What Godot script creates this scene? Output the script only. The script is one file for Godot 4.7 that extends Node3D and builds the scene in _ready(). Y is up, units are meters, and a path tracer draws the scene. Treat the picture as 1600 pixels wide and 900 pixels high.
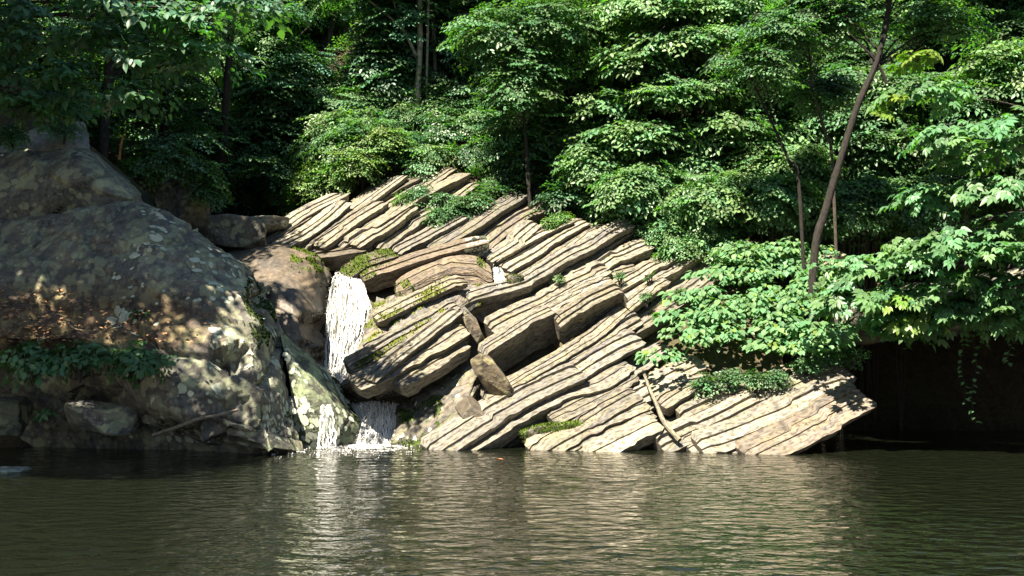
extends Node3D
# A small stepped waterfall between a big lichened boulder and tilted layered rock, a pool in front and a wooded hillside behind.

const F := 1569.0            # focal length in photo pixels (1600 x 900)
const EYE := Vector3(0, 1.4, 0)
const PITCH := 0.070         # camera tilted up, radians
var rng := RandomNumberGenerator.new()
var na := FastNoiseLite.new()
var nb := FastNoiseLite.new()
var nc := FastNoiseLite.new()
var taken := {}
var M := {}
var SPRAY := {}
var sun_to := Vector3(-0.28, 0.82, 0.46).normalized()

# ---------------------------------------------------------------- mesh collector
class MB:
	var v := PackedVector3Array()
	var n := PackedVector3Array()
	var t := PackedVector2Array()
	var c := PackedColorArray()
	var i := PackedInt32Array()
	func vert(p: Vector3, nn: Vector3, uv: Vector2, col: Color) -> int:
		v.append(p); n.append(nn); t.append(uv); c.append(col)
		return v.size() - 1
	func tri(a: int, b: int, d: int) -> void:
		var g := (v[b] - v[a]).cross(v[d] - v[a])
		if g.dot(n[a] + n[b] + n[d]) > 0.0:
			i.append(a); i.append(d); i.append(b)
		else:
			i.append(a); i.append(b); i.append(d)
	func quad(a: int, b: int, d: int, e: int) -> void:
		tri(a, b, d); tri(a, d, e)
	func mesh() -> ArrayMesh:
		var m := ArrayMesh.new()
		if v.size() < 3 or i.size() < 3:
			return m
		var arr := []
		arr.resize(Mesh.ARRAY_MAX)
		arr[Mesh.ARRAY_VERTEX] = v; arr[Mesh.ARRAY_NORMAL] = n; arr[Mesh.ARRAY_TEX_UV] = t
		arr[Mesh.ARRAY_COLOR] = c; arr[Mesh.ARRAY_INDEX] = i
		m.add_surface_from_arrays(Mesh.PRIMITIVE_TRIANGLES, arr)
		return m

# ---------------------------------------------------------------- naming
func numbered(called: String) -> String:
	var k: int = taken.get(called, 0)
	taken[called] = k + 1
	return called if k == 0 else "%s_%03d" % [called, k]

func thing(called: String, label: String, category: String, at: Vector3 = Vector3.ZERO, group: String = "") -> Node3D:
	var o := Node3D.new()
	o.name = numbered(called)
	add_child(o)
	o.position = at
	o.set_meta("label", label); o.set_meta("category", category)
	if group != "": o.set_meta("group", group)
	o.set_meta("kind", "thing")
	return o

func part(called: String, mesh: Mesh, mat: Material, parent: Node3D, kind: String = "") -> MeshInstance3D:
	var o := MeshInstance3D.new()
	o.name = called
	o.mesh = mesh
	o.material_override = mat
	parent.add_child(o, true)
	if kind != "": o.set_meta("kind", kind)
	return o

func structure(called: String, mesh: Mesh, mat: Material) -> MeshInstance3D:
	var o := part(numbered(called), mesh, mat, self, "structure")
	return o

func many(called: String, mesh: Mesh, mat: Material, xf: Array, cols: Array, parent: Node3D) -> MultiMeshInstance3D:
	var mm := MultiMesh.new()
	mm.transform_format = MultiMesh.TRANSFORM_3D
	mm.use_colors = true
	mm.mesh = mesh
	mm.instance_count = xf.size()
	for k in xf.size():
		mm.set_instance_transform(k, xf[k])
		mm.set_instance_color(k, cols[k])
	var o := MultiMeshInstance3D.new()
	o.name = called
	o.multimesh = mm
	o.material_override = mat
	parent.add_child(o, true)
	o.set_meta("kind", "stuff")
	return o

# ---------------------------------------------------------------- where things stand
func ray(px: float, py: float) -> Vector3:
	var d := Vector3((px - 800.0) / F, (450.0 - py) / F, -1.0)
	return d.rotated(Vector3.RIGHT, PITCH)

func P(px: float, py: float, d: float) -> Vector3:
	return EYE + ray(px, py) * d

func pix(p: Vector3) -> Vector2:
	var q := (p - EYE).rotated(Vector3.RIGHT, -PITCH)
	return Vector2(800.0 + q.x / -q.z * F, 450.0 - q.y / -q.z * F)

func curve(pts: Array, x: float) -> float:
	if x <= pts[0][0]: return pts[0][1]
	for k in range(1, pts.size()):
		if x <= pts[k][0]:
			var a: Array = pts[k - 1]
			var b: Array = pts[k]
			return lerpf(a[1], b[1], (x - a[0]) / (b[0] - a[0]))
	return pts[pts.size() - 1][1]

const BED := [[-12.0, -0.5], [-9.0, -1.1], [-1.5, -1.0], [-0.3, -0.6], [0.5, -0.3], [0.75, 0.3], [1.2, 0.5], [2.2, 1.3], [2.6, 2.4], [4.0, 2.8], [6.5, 4.0], [20.0, 9.2], [32.0, 16.5], [70.0, 52.0]]
const HILL := [[-3.0, -3.0], [0.0, -0.35], [6.0, 5.3], [12.0, 11.5], [25.0, 21.0], [70.0, 60.0]]

func ground(x: float, z: float) -> float:
	var t := -16.0 - z
	var ax := -2.4 - 0.5 * maxf(t, 0.0)
	var bed := curve(BED, t)
	if z > -3.5: bed = lerpf(-1.1, -0.15, smoothstep(-3.5, -1.6, z))
	var y := bed
	if x > ax:
		var tt := t - 5.0 * smoothstep(4.6, 5.3, x) * (1.0 - smoothstep(10.2, 11.4, x))
		var hill := curve(HILL, tt) + 0.1 * (x + 2.0)
		y = lerpf(bed, maxf(hill, -1.2), smoothstep(0.0, 3.2, x - ax))
		if x > 10.0: y = maxf(y, (x - 10.6) * 0.9)
	else:
		var w := ax - 0.7 - x
		if t < 2.0: w = minf(w, lerpf(w, -8.6 - x, smoothstep(2.0, -1.0, t)))
		y = bed + 0.85 * maxf(0.0, w)
	y += 0.16 * na.get_noise_2d(x * 4.0, z * 4.0) + 0.05 * nb.get_noise_2d(x * 9.0, z * 9.0)
	return y

func gd(px: float, py: float) -> float:          # depth at which the sight line meets the ground
	var r := ray(px, py)
	var d := 9.0
	while d < 70.0:
		var p := EYE + r * d
		if p.y < ground(p.x, p.z):
			var lo := d - 0.25
			for k in 6:
				var mid := (lo + d) * 0.5
				p = EYE + r * mid
				if p.y < ground(p.x, p.z): d = mid
				else: lo = mid
			return d
		d += 0.25
	return d

func G(px: float, py: float, fwd: float = 0.0) -> Vector3:
	return P(px, py, gd(px, py) - fwd)

# ---------------------------------------------------------------- textures and materials
func noise_image(w: int, h: int, freq: float, sd: int, oct: int = 4, type: int = FastNoiseLite.TYPE_SIMPLEX_SMOOTH) -> Image:
	var f := FastNoiseLite.new()
	f.seed = sd; f.noise_type = type; f.frequency = freq
	f.fractal_octaves = oct
	if oct == 1: f.fractal_type = FastNoiseLite.FRACTAL_NONE
	f.cellular_return_type = FastNoiseLite.RETURN_DISTANCE
	return f.get_seamless_image(w, h, false, false, 0.12, true)

func bytes(im: Image, side: int) -> PackedByteArray:
	im.convert(Image.FORMAT_L8)
	if im.get_width() != side or im.get_height() != side: im.resize(side, side, Image.INTERPOLATE_CUBIC)
	return im.get_data()

func tex_rgb(side: int, data: PackedByteArray) -> ImageTexture:
	var im := Image.create_from_data(side, side, false, Image.FORMAT_RGB8, data)
	im.generate_mipmaps()
	return ImageTexture.create_from_image(im)

func tex_l(side: int, data: PackedByteArray) -> ImageTexture:
	var im := Image.create_from_data(side, side, false, Image.FORMAT_L8, data)
	im.generate_mipmaps()
	return ImageTexture.create_from_image(im)

func rock_textures(streaky: bool, lichen: float, sd: int, low: float = 1.0, disc: float = 0.05) -> Array:
	# [colour, relief]; colours are multiplied by the piece's own base colour
	var side := 512
	var a: PackedByteArray
	var b: PackedByteArray
	if streaky:
		a = bytes(noise_image(64, 512, 0.03, sd, 4), side)
		b = bytes(noise_image(128, 512, 0.09, sd + 1, 3), side)
	else:
		a = bytes(noise_image(side, side, 0.012, sd, 5), side)
		b = bytes(noise_image(side, side, 0.06, sd + 1, 4), side)
	var g := bytes(noise_image(side, side, 0.35, sd + 2, 2), side)          # grain
	var s := bytes(noise_image(side, side, disc, sd + 3, 1, FastNoiseLite.TYPE_CELLULAR), side)   # lichen discs
	var q := bytes(noise_image(side, side, 0.01, sd + 4, 3), side)          # where lichen and stains gather
	var e := bytes(noise_image(side, side, 0.03, sd + 5, 5), side)         # dark biofilm
	var col := PackedByteArray(); col.resize(side * side * 3)
	var hgt := PackedByteArray(); hgt.resize(side * side)
	for k in side * side:
		var va := a[k] / 255.0
		var vb := b[k] / 255.0
		var vg := g[k] / 255.0
		var l := 0.80 + (0.2 if streaky else 0.36) * (va - 0.5) + (0.34 if streaky else 0.42) * (vb - 0.5) + 0.38 * (vg - 0.5)
		l *= low
		var ve := e[k] / 255.0
		if streaky:
			l += 0.22 * (ve - 0.5)
			if ve < 0.42: l *= 1.0 - minf(0.18, (0.42 - ve) * 1.8 * (0.5 + vg))
		elif ve > 0.60: l *= 1.0 - minf(0.28, (ve - 0.60) * 1.6)
		var r := l * (1.0 + 0.10 * (va - 0.5))
		var gr := l
		var bl := l * (1.0 - 0.16 * (va - 0.5) - 0.10 * (q[k] / 255.0 - 0.5))
		var h := 0.5 + 0.5 * (va - 0.5) + 0.6 * (vb - 0.5) + 0.22 * (vg - 0.5)
		if lichen > 0.0:
			var ring := s[k] / 255.0 + 0.16 * (vg - 0.5) + 0.35 * (vb - 0.5)
			var lim := lichen * (0.08 + 1.7 * maxf(0.0, q[k] / 255.0 - 0.42))
			var m := clampf((lim - ring) * 16.0, 0.0, 1.0)
			var tone := 0.92 + 0.3 * (vg - 0.5)
			r = lerpf(r, tone * 0.95, m); gr = lerpf(gr, tone * 1.0, m); bl = lerpf(bl, tone * 0.87, m)
			h += 0.08 * m
		col[k * 3] = int(clampf(r, 0.03, 1.0) * 255.0)
		col[k * 3 + 1] = int(clampf(gr, 0.03, 1.0) * 255.0)
		col[k * 3 + 2] = int(clampf(bl, 0.03, 1.0) * 255.0)
		hgt[k] = int(clampf(h, 0.0, 1.0) * 255.0)
	return [tex_rgb(side, col), tex_l(side, hgt)]

func mat(rough: float, spec: float = 0.5, vc: bool = true) -> StandardMaterial3D:
	var m := StandardMaterial3D.new()
	m.roughness = rough
	m.metallic_specular = spec
	m.vertex_color_use_as_albedo = vc
	m.cull_mode = BaseMaterial3D.CULL_DISABLED
	return m

func rock_mat(tx: Array, scale: Vector3, tri: bool, rough: float, relief: float) -> StandardMaterial3D:
	var m := mat(rough, 0.4)
	m.albedo_texture = tx[0]
	m.heightmap_enabled = true
	m.heightmap_texture = tx[1]
	m.heightmap_scale = relief
	m.uv1_scale = scale
	m.uv1_triplanar = tri
	m.uv1_world_triplanar = tri
	return m

func leaf_mat(rough: float, back: Color) -> StandardMaterial3D:
	var m := mat(rough, 0.5)
	m.backlight_enabled = true
	m.backlight = back
	return m

func make_materials() -> void:
	M.strata = rock_mat(rock_textures(true, 0.30, 11, 1.0, 0.09), Vector3(0.4, 0.75, 1), false, 0.85, 3.0)
	M.strata_lichen = rock_mat(rock_textures(true, 0.5, 21), Vector3(0.35, 0.8, 1), false, 0.85, 2.0)
	var boulder := rock_textures(false, 0.9, 31, 0.74, 0.04)
	M.boulder = rock_mat(boulder, Vector3(0.36, 0.36, 0.36), true, 0.9, 3.0)
	M.pale = rock_mat(rock_textures(false, 1.15, 41, 0.6, 0.03), Vector3(0.6, 0.6, 0.6), true, 0.9, 2.0)
	M.smooth = rock_mat(rock_textures(false, 0.0, 51), Vector3(0.3, 0.3, 0.3), true, 0.55, 1.5)
	M.litter = rock_mat(rock_textures(false, 0.35, 61), Vector3(0.5, 0.5, 0.5), true, 0.95, 4.0)
	M.bark = rock_mat(rock_textures(true, 0.25, 71), Vector3(0.5, 0.5, 1), false, 0.9, 1.5)
	M.leaf = leaf_mat(0.42, Color(0.78, 0.96, 0.34))
	M.leaf_soft = leaf_mat(0.5, Color(0.44, 0.54, 0.16))
	M.moss = mat(0.95, 0.2)
	M.dry = mat(0.8, 0.3)
	M.foam = mat(0.35, 0.5)
	M.foam.backlight_enabled = true
	M.foam.backlight = Color(0.5, 0.52, 0.52)
	var ws := StandardMaterial3D.new()
	ws.transparency = BaseMaterial3D.TRANSPARENCY_ALPHA
	ws.albedo_color = Color(0.80, 0.83, 0.83, 0.14)
	ws.roughness = 0.35
	ws.cull_mode = BaseMaterial3D.CULL_DISABLED
	M.sheet = ws
	# pool: clear dark water over a brown bed; ripples are relief
	var w := StandardMaterial3D.new()
	w.transparency = BaseMaterial3D.TRANSPARENCY_ALPHA
	w.albedo_color = Color(0.06, 0.075, 0.045, 0.85)
	w.roughness = 0.04
	w.metallic_specular = 0.5
	var rip := noise_image(512, 512, 0.018, 91, 4)
	rip.convert(Image.FORMAT_L8)
	rip.generate_mipmaps()
	w.heightmap_enabled = true
	w.heightmap_texture = ImageTexture.create_from_image(rip)
	w.heightmap_scale = 2.6
	w.uv1_scale = Vector3(1, 1, 1)
	M.water = w

# ---------------------------------------------------------------- rock shapes
func along(pts: PackedVector3Array, s: float) -> Vector3:
	for k in range(1, pts.size()):
		var l := pts[k].distance_to(pts[k - 1])
		if s <= l or k == pts.size() - 1:
			return pts[k - 1].lerp(pts[k], clampf(s / maxf(l, 1e-5), 0.0, 1.0))
		s -= l
	return pts[pts.size() - 1]

func hash1(a: float, b: float) -> float:
	var x := sin(a * 12.9898 + b * 78.233) * 43758.5453
	return (x - floorf(x)) * 2.0 - 1.0

func jag(sd: float, s: float) -> float:            # straight runs of broken rock edge, offset where it has snapped
	var q := s / (0.9 + 0.9 * absf(hash1(sd, 3.1))) + sd * 3.7
	var k := floorf(q)
	return 0.55 * hash1(k, sd) + 0.5 * (q - k - 0.5) * hash1(sd, k + 0.5) + 0.07 * nb.get_noise_2d(sd * 11.3, s * 70.0)

# One bed of layered rock. edge: its front upper edge; thick: height of its broken face; deep: how far its top runs back.
func slab(edge: PackedVector3Array, thick0: float, thick1: float, deep: float, back: Vector3, down: Vector3, tops: int, faces: int, col: Color, sd: float, tap0: float, tap1: float, wild: float = 1.0) -> MB:
	var mb := MB.new()
	var total := 0.0
	for k in range(1, edge.size()): total += edge[k].distance_to(edge[k - 1])
	var ns := clampi(int(total / 0.085), 7, 64)
	var u := (edge[edge.size() - 1] - edge[0]).normalized()
	var b := (back - u * back.dot(u)).normalized()
	var up := u.cross(b).normalized()
	if up.y < 0.0: up = -up
	var dn := (down - u * down.dot(u)).normalized()
	var step := rng.randf_range(0.018, 0.05) * wild
	var rows := []
	for i in ns + 1:
		var s := total * i / float(ns)
		var e0 := clampf(s / maxf(tap0, 1e-3), 0.0, 1.0)
		var e1 := clampf((total - s) / maxf(tap1, 1e-3), 0.0, 1.0)
		var e := sqrt(e0 * e1)
		var th := lerpf(thick0, thick1, s / total) * (0.6 + 0.4 * e) * (1.0 + 0.25 * jag(sd + 3.0, s))
		var w := deep * (0.75 + 0.25 * e)
		var chip := 0.022 * nb.get_noise_2d(sd * 7.0, s * 120.0)
		if hash1(floorf(s / 0.24), sd + 9.0) > 0.66: chip += 0.045
		var cut := b * chip * wild
		var p := along(edge, s) + b * (0.07 * wild * jag(sd, s) + (1.0 - e) * 0.10 * deep) + up * (0.03 * wild * jag(sd + 1.5, s * 0.6) - (1.0 - e) * 0.12 * th)
		var prof := PackedVector3Array()
		for j in tops:
			var h := (tops - 1 - j) * step * (1.0 + 0.4 * jag(sd + j * 2.1, s))
			if j == 0: prof.append(p + b * w + up * h)
			var x := 0.0
			if j < tops - 1: x = w * clampf(1.0 - (j + 1.0) / tops + 0.5 / tops * jag(sd + 7.0 + j, s * 0.5), 0.02, 0.98)
			prof.append(p + b * x + up * h + (cut if j == tops - 1 else Vector3.ZERO))
			if j < tops - 1: prof.append(p + b * (x + 0.004) + up * (tops - 2 - j) * step * (1.0 + 0.4 * jag(sd + (j + 1) * 2.1, s)))
		var rec := 0.02
		for j in faces:
			var f := (j + 1.0) / faces
			f = clampf(f + 0.3 / faces * jag(sd + 30.0 + j, s * 0.7), 0.05, 1.0) if j < faces - 1 else 1.0
			prof.append(p + cut * (1.0 - 0.6 * f) + dn * th * f + b * (rec + 0.01))
			if j < faces - 1:
				rec = 0.03 + 0.07 * wild * absf(jag(sd + 50.0 + j, s)) + 0.06 * f * th
				prof.append(p + cut * (1.0 - 0.6 * f) + dn * th * f + b * rec)
		prof.append(p + dn * th + b * w * 0.9)
		rows.append(prof)
	var nk: int = rows[0].size()
	var tint := []
	for k in nk: tint.append(rng.randf_range(0.84, 1.14))
	var per := 0.0
	for k in nk:
		var k2 := (k + 1) % nk
		var first := mb.v.size()
		var wid := 0.0
		for i in ns + 1:
			var a: Vector3 = rows[i][k]
			var c: Vector3 = rows[i][k2]
			wid += a.distance_to(c) / (ns + 1)
		for i in ns + 1:
			var a: Vector3 = rows[i][k]
			var c: Vector3 = rows[i][k2]
			var i0 := maxi(i - 1, 0)
			var i1 := mini(i + 1, ns)
			var ta: Vector3 = rows[i1][k] - rows[i0][k] + rows[i1][k2] - rows[i0][k2]
			var ac := c - a
			if ac.length() < 0.003: ac = (rows[i][(k2 + 1) % nk] - rows[i][(k + nk - 1) % nk])
			var nn := ta.cross(ac).normalized()
			if nn.dot((a + c) * 0.5 - (along(edge, total * i / float(ns)) + b * deep * 0.45 + dn * 0.5 * thick0)) < 0.0: nn = -nn
			var s := total * i / float(ns)
			var tone: float = tint[k] * (1.0 + 0.22 * na.get_noise_2d(s * 22.0 + sd * 5.0, k * 9.0))
			var cc := Color(col.r * tone, col.g * tone, col.b * tone)
			mb.vert(a, nn, Vector2(s + sd * 0.37, per), cc)
			mb.vert(c, nn, Vector2(s + sd * 0.37, per + wid), cc)
		for i in ns:
			var q := first + i * 2
			mb.quad(q, q + 1, q + 3, q + 2)
		per += wid
	for en in [0, ns]:                                # the broken ends
		var mid := Vector3.ZERO
		for k in nk: mid += rows[en][k] / float(nk)
		var nn := -u if en == 0 else u
		var cen := mb.vert(mid + nn * 0.02, nn, Vector2(0.3, 0.3), col)
		var prev := -1
		for k in nk + 1:
			var q: Vector3 = rows[en][k % nk]
			var id := mb.vert(q, nn, Vector2(q.x * 0.7 + q.z, q.y), col * rng.randf_range(0.85, 1.1))
			if prev >= 0: mb.tri(cen, prev, id)
			prev = id
	return mb

func cat(p0: Vector3, p1: Vector3, p2: Vector3, p3: Vector3, t: float) -> Vector3:
	return 0.5 * (2.0 * p1 + (p2 - p0) * t + (2.0 * p0 - 5.0 * p1 + 4.0 * p2 - p3) * t * t + (3.0 * p1 - p0 - 3.0 * p2 + p3) * t * t * t)

# A rock with a surveyed visible face: rows of [px, py, depth], closed behind. dents: [px, py, radius m, depth m]
func rock_face(rows: Array, nu: int, nv: int, thickness: float, lumps: float, cracks: float, col: Color, dents: Array, sd: float, pal: String = "", bedding: float = 0.0) -> MB:
	var mb := MB.new()
	var nr := rows.size()
	var ncol: int = rows[0].size()
	var pts := []
	for r in nr:
		var line := []
		for c in ncol: line.append(P(rows[r][c][0], rows[r][c][1], rows[r][c][2]))
		pts.append(line)
	var dd := []
	for d in dents: dd.append([Vector2(d[0], d[1]), d[2], d[3]])
	var grid := []
	for j in nv + 1:
		var fv := (nr - 1) * j / float(nv)
		var r := mini(int(fv), nr - 2)
		var tv := fv - r
		var line := PackedVector3Array()
		for i in nu + 1:
			var fu := (ncol - 1) * i / float(nu)
			var c := mini(int(fu), ncol - 2)
			var tu := fu - c
			var q := []
			for k in 4:
				var rr := clampi(r - 1 + k, 0, nr - 1)
				q.append(cat(pts[rr][maxi(c - 1, 0)], pts[rr][c], pts[rr][c + 1], pts[rr][mini(c + 2, ncol - 1)], tu))
			line.append(cat(q[0], q[1], q[2], q[3], tv))
		grid.append(line)
	# push along the normal: lumps, facets, cracks, dents
	var out := []
	for j in nv + 1:
		var line := PackedVector3Array()
		for i in nu + 1:
			var a: Vector3 = grid[j][maxi(i - 1, 0)]
			var b: Vector3 = grid[j][mini(i + 1, nu)]
			var c: Vector3 = grid[maxi(j - 1, 0)][i]
			var d: Vector3 = grid[mini(j + 1, nv)][i]
			var nn := (b - a).cross(c - d).normalized()
			if nn.z + 0.4 * nn.y < 0.0: nn = -nn
			var p: Vector3 = grid[j][i]
			var h := lumps * (na.get_noise_3d(p.x * 9.0 + sd, p.y * 9.0, p.z * 9.0) + 0.45 * nb.get_noise_3d(p.x * 20.0, p.y * 20.0 + sd, p.z * 20.0))
			h += lumps * 0.35 * nb.get_noise_3d(p.x * 60.0, p.y * 60.0, p.z * 60.0 + sd)
			var ridge := absf(nc.get_noise_3d(p.x * 6.0 + sd, p.y * 9.0, p.z * 6.0))
			h -= cracks * 1.6 * maxf(0.0, 1.0 - ridge * 16.0)
			h += cracks * 0.8 * roundf(3.0 * nc.get_noise_3d(p.x * 4.0, p.y * 6.0 + sd, p.z * 4.0))
			if bedding > 0.0:
				var bv := p.y * 0.84 - p.x * 0.54 + 0.05 * nb.get_noise_3d(p.x * 8.0, p.y * 8.0, p.z * 8.0)
				h += bedding * (0.6 * roundf(4.0 * na.get_noise_2d(bv * 90.0, sd)) * 0.5 + 0.5 * nb.get_noise_2d(bv * 170.0, sd + p.x * 3.0))
			var px := pix(p)
			for e in dd:
				var rr: float = px.distance_to(e[0]) * 0.0098 / e[1]
				if rr < 1.6: h -= e[2] * (1.0 - smoothstep(0.55, 1.1, rr + 0.3 * nb.get_noise_2d(px.x, px.y)))
			line.append(p + nn * h)
		out.append(line)
	for j in nv + 1:
		for i in nu + 1:
			var a: Vector3 = out[j][maxi(i - 1, 0)]
			var b: Vector3 = out[j][mini(i + 1, nu)]
			var c: Vector3 = out[maxi(j - 1, 0)][i]
			var d: Vector3 = out[mini(j + 1, nv)][i]
			var nn := (b - a).cross(c - d).normalized()
			if nn.z + 0.4 * nn.y < 0.0: nn = -nn
			var p: Vector3 = out[j][i]
			var cc := col
			if pal != "": cc = tone_at(pal, pix(p), col)
			var tone := 1.0 + 0.3 * na.get_noise_3d(p.x * 14.0, p.y * 14.0, p.z * 14.0 + sd)
			mb.vert(p, nn, Vector2(p.x * 0.84 + p.y * 0.54 - p.z * 0.3, p.y * 0.84 - p.x * 0.54 + p.z * 0.3), Color(cc.r * tone, cc.g * tone, cc.b * tone))
	for j in nv:
		for i in nu:
			var q := j * (nu + 1) + i
			mb.quad(q, q + 1, q + nu + 2, q + nu + 1)
	# sides and back
	var ring := []
	for i in nu + 1: ring.append(i)
	for j in range(1, nv + 1): ring.append(j * (nu + 1) + nu)
	for i in range(nu - 1, -1, -1): ring.append(nv * (nu + 1) + i)
	for j in range(nv - 1, 0, -1): ring.append(j * (nu + 1))
	var mid := Vector3.ZERO
	for k in ring: mid += mb.v[k] / float(ring.size())
	var behind := Vector3(mid.x - EYE.x, -1.0, mid.z - EYE.z).normalized()
	var ids := []
	for k in ring:
		var p := mb.v[k]
		var o := (p - mid).slide(behind).normalized()
		var q := p.lerp(mid, 0.12) + behind * thickness * (1.0 + 0.2 * na.get_noise_3d(p.x * 20.0, p.y * 20.0, p.z * 20.0))
		ids.append([mb.vert(p, o, Vector2(p.x, p.y), mb.c[k]), mb.vert(q, o, Vector2(p.x, p.y + 1.0), mb.c[k])])
	var cen := mb.vert(mid + behind * thickness * 1.2, behind, Vector2.ZERO, col)
	for k in ids.size():
		var k2 := (k + 1) % ids.size()
		mb.quad(ids[k][0], ids[k2][0], ids[k2][1], ids[k][1])
		mb.tri(ids[k][1], ids[k2][1], cen)
	return mb

# A free-standing stone: a body cut by random planes, edges a little worn.
func stone(at: Vector3, size: Vector3, turn: Basis, cuts: int, res: int, rough: float, col: Color, sd: int, planes: Array = []) -> MB:
	var r := RandomNumberGenerator.new()
	r.seed = sd
	var pl := planes.duplicate()
	for k in cuts:
		var d := Vector3(r.randfn(), r.randfn(), r.randfn()).normalized()
		pl.append([d, r.randf_range(0.72, 0.95)])
	for d in [Vector3.RIGHT, Vector3.LEFT, Vector3.UP, Vector3.DOWN, Vector3.BACK, Vector3.FORWARD]: pl.append([d, r.randf_range(0.8, 0.95)])
	var mb := MB.new()
	for f in 6:
		var first := mb.v.size()
		for j in res + 1:
			for i in res + 1:
				var a := tan((i / float(res) * 2.0 - 1.0) * 0.785)
				var b := tan((j / float(res) * 2.0 - 1.0) * 0.785)
				var d: Vector3 = [Vector3(1, a, b), Vector3(-1, a, b), Vector3(a, 1, b), Vector3(a, -1, b), Vector3(a, b, 1), Vector3(a, b, -1)][f].normalized()
				var acc := 0.0
				for q in pl:
					var k: float = d.dot(q[0]) / q[1]
					if k > 0.0: acc += pow(k, 60.0)
				var rad := minf(1.25, pow(maxf(acc, 1e-12), -1.0 / 60.0))
				var p := d * rad * size
				p += d * rough * (na.get_noise_3d(p.x * 16.0 + sd, p.y * 16.0, p.z * 16.0) + 0.5 * nb.get_noise_3d(p.x * 40.0, p.y * 40.0 + sd, p.z * 40.0))
				p = at + turn * p
				var tone := 1.0 + 0.28 * na.get_noise_3d(p.x * 18.0, p.y * 18.0, p.z * 18.0)
				mb.vert(p, turn * d, Vector2(p.x + p.z, p.y), Color(col.r * tone, col.g * tone, col.b * tone))
		for j in res:
			for i in res:
				var q := first + j * (res + 1) + i
				mb.quad(q, q + 1, q + res + 2, q + res + 1)
		for j in res + 1:
			for i in res + 1:
				var q := first + j * (res + 1) + i
				var dx := mb.v[q + (1 if i < res else 0)] - mb.v[q - (1 if i > 0 else 0)]
				var dy := mb.v[q + (res + 1 if j < res else 0)] - mb.v[q - (res + 1 if j > 0 else 0)]
				var nn := dx.cross(dy).normalized()
				mb.n[q] = nn if nn.dot(mb.n[q]) > 0.0 else -nn
	return mb

# Moss: short blades standing on a rock where the test allows it.
func moss(src: MB, per_m2: float, where: String, parent: Node3D, dark: Color, light: Color, sz: float = 0.03) -> void:
	var mb := MB.new()
	for k in range(0, src.i.size(), 3):
		var a := src.v[src.i[k]]
		var b := src.v[src.i[k + 1]]
		var c := src.v[src.i[k + 2]]
		var n := (src.n[src.i[k]] + src.n[src.i[k + 1]] + src.n[src.i[k + 2]]).normalized()
		if not mossy(where, pix((a + b + c) / 3.0), (a + b + c) / 3.0, n): continue
		var mid := (a + b + c) / 3.0
		var want := (b - a).cross(c - a).length() * 0.5 * per_m2 * clampf(0.55 + 1.6 * nb.get_noise_3d(mid.x * 40.0, mid.y * 40.0, mid.z * 40.0), 0.04, 1.0)
		var cnt := int(want) + (1 if rng.randf() < want - int(want) else 0)
		for q in mini(cnt, 400):
			var u := rng.randf()
			var w := rng.randf()
			if u + w > 1.0: u = 1.0 - u; w = 1.0 - w
			var p := a + (b - a) * u + (c - a) * w
			var dir := (n + Vector3(rng.randf_range(-0.8, 0.8), rng.randf_range(-0.1, 0.9), rng.randf_range(-0.8, 0.8))).normalized()
			var side := dir.cross(Vector3(rng.randfn(), rng.randfn(), rng.randfn())).normalized()
			var h := sz * rng.randf_range(0.5, 1.4)
			var col := dark.lerp(light, rng.randf() * rng.randf() + 0.25 * (1.0 + na.get_noise_3d(p.x * 25.0, p.y * 25.0, p.z * 25.0)))
			var nn := (n + dir * 0.5).normalized()
			var i0 := mb.vert(p - side * h * 0.5 - n * 0.004, nn, Vector2.ZERO, col)
			var i1 := mb.vert(p + side * h * 0.5 - n * 0.004, nn, Vector2.ZERO, col)
			var i2 := mb.vert(p + dir * h, nn, Vector2.ZERO, col)
			mb.tri(i0, i1, i2)
	if mb.i.size() > 3: part("moss", mb.mesh(), M.moss, parent, "stuff")

# Lichen: flat crusts with ragged outlines grown onto a rock.
func lichen(src: MB, per_m2: float, where: String, parent: Node3D, r0: float, r1: float) -> void:
	var mb := MB.new()
	for k in range(0, src.i.size(), 3):
		var a := src.v[src.i[k]]
		var b := src.v[src.i[k + 1]]
		var c := src.v[src.i[k + 2]]
		var n := (src.n[src.i[k]] + src.n[src.i[k + 1]] + src.n[src.i[k + 2]]).normalized()
		var m := (a + b + c) / 3.0
		if rng.randf() > (b - a).cross(c - a).length() * 0.5 * per_m2 * clampf(0.4 + 1.8 * nc.get_noise_3d(m.x * 14.0, m.y * 14.0, m.z * 14.0), 0.0, 2.0): continue
		if not mossy(where, pix(m), m, n): continue
		var r := lerpf(r0, r1, rng.randf() * rng.randf())
		var u := n.cross(Vector3(0.3, 0.1, 1.0)).normalized()
		var w := n.cross(u)
		var g := rng.randf_range(0.8, 1.15)
		var col := Color(0.40 * g, 0.425 * g, 0.34 * g)
		var cen := mb.vert(m + n * 0.008, n, Vector2.ZERO, col)
		var prev := -1
		var first := -1
		for q in 9:
			var th := TAU * q / 9.0
			var rr := r * rng.randf_range(0.65, 1.2)
			var id := mb.vert(m + n * 0.003 + (u * cos(th) + w * sin(th) * 0.8) * rr, n, Vector2.ZERO, col * rng.randf_range(0.9, 1.05))
			if prev >= 0: mb.tri(cen, prev, id)
			else: first = id
			prev = id
		mb.tri(cen, prev, first)
	if mb.i.size() > 3: part("lichen", mb.mesh(), M.moss, parent, "stuff")

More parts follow.
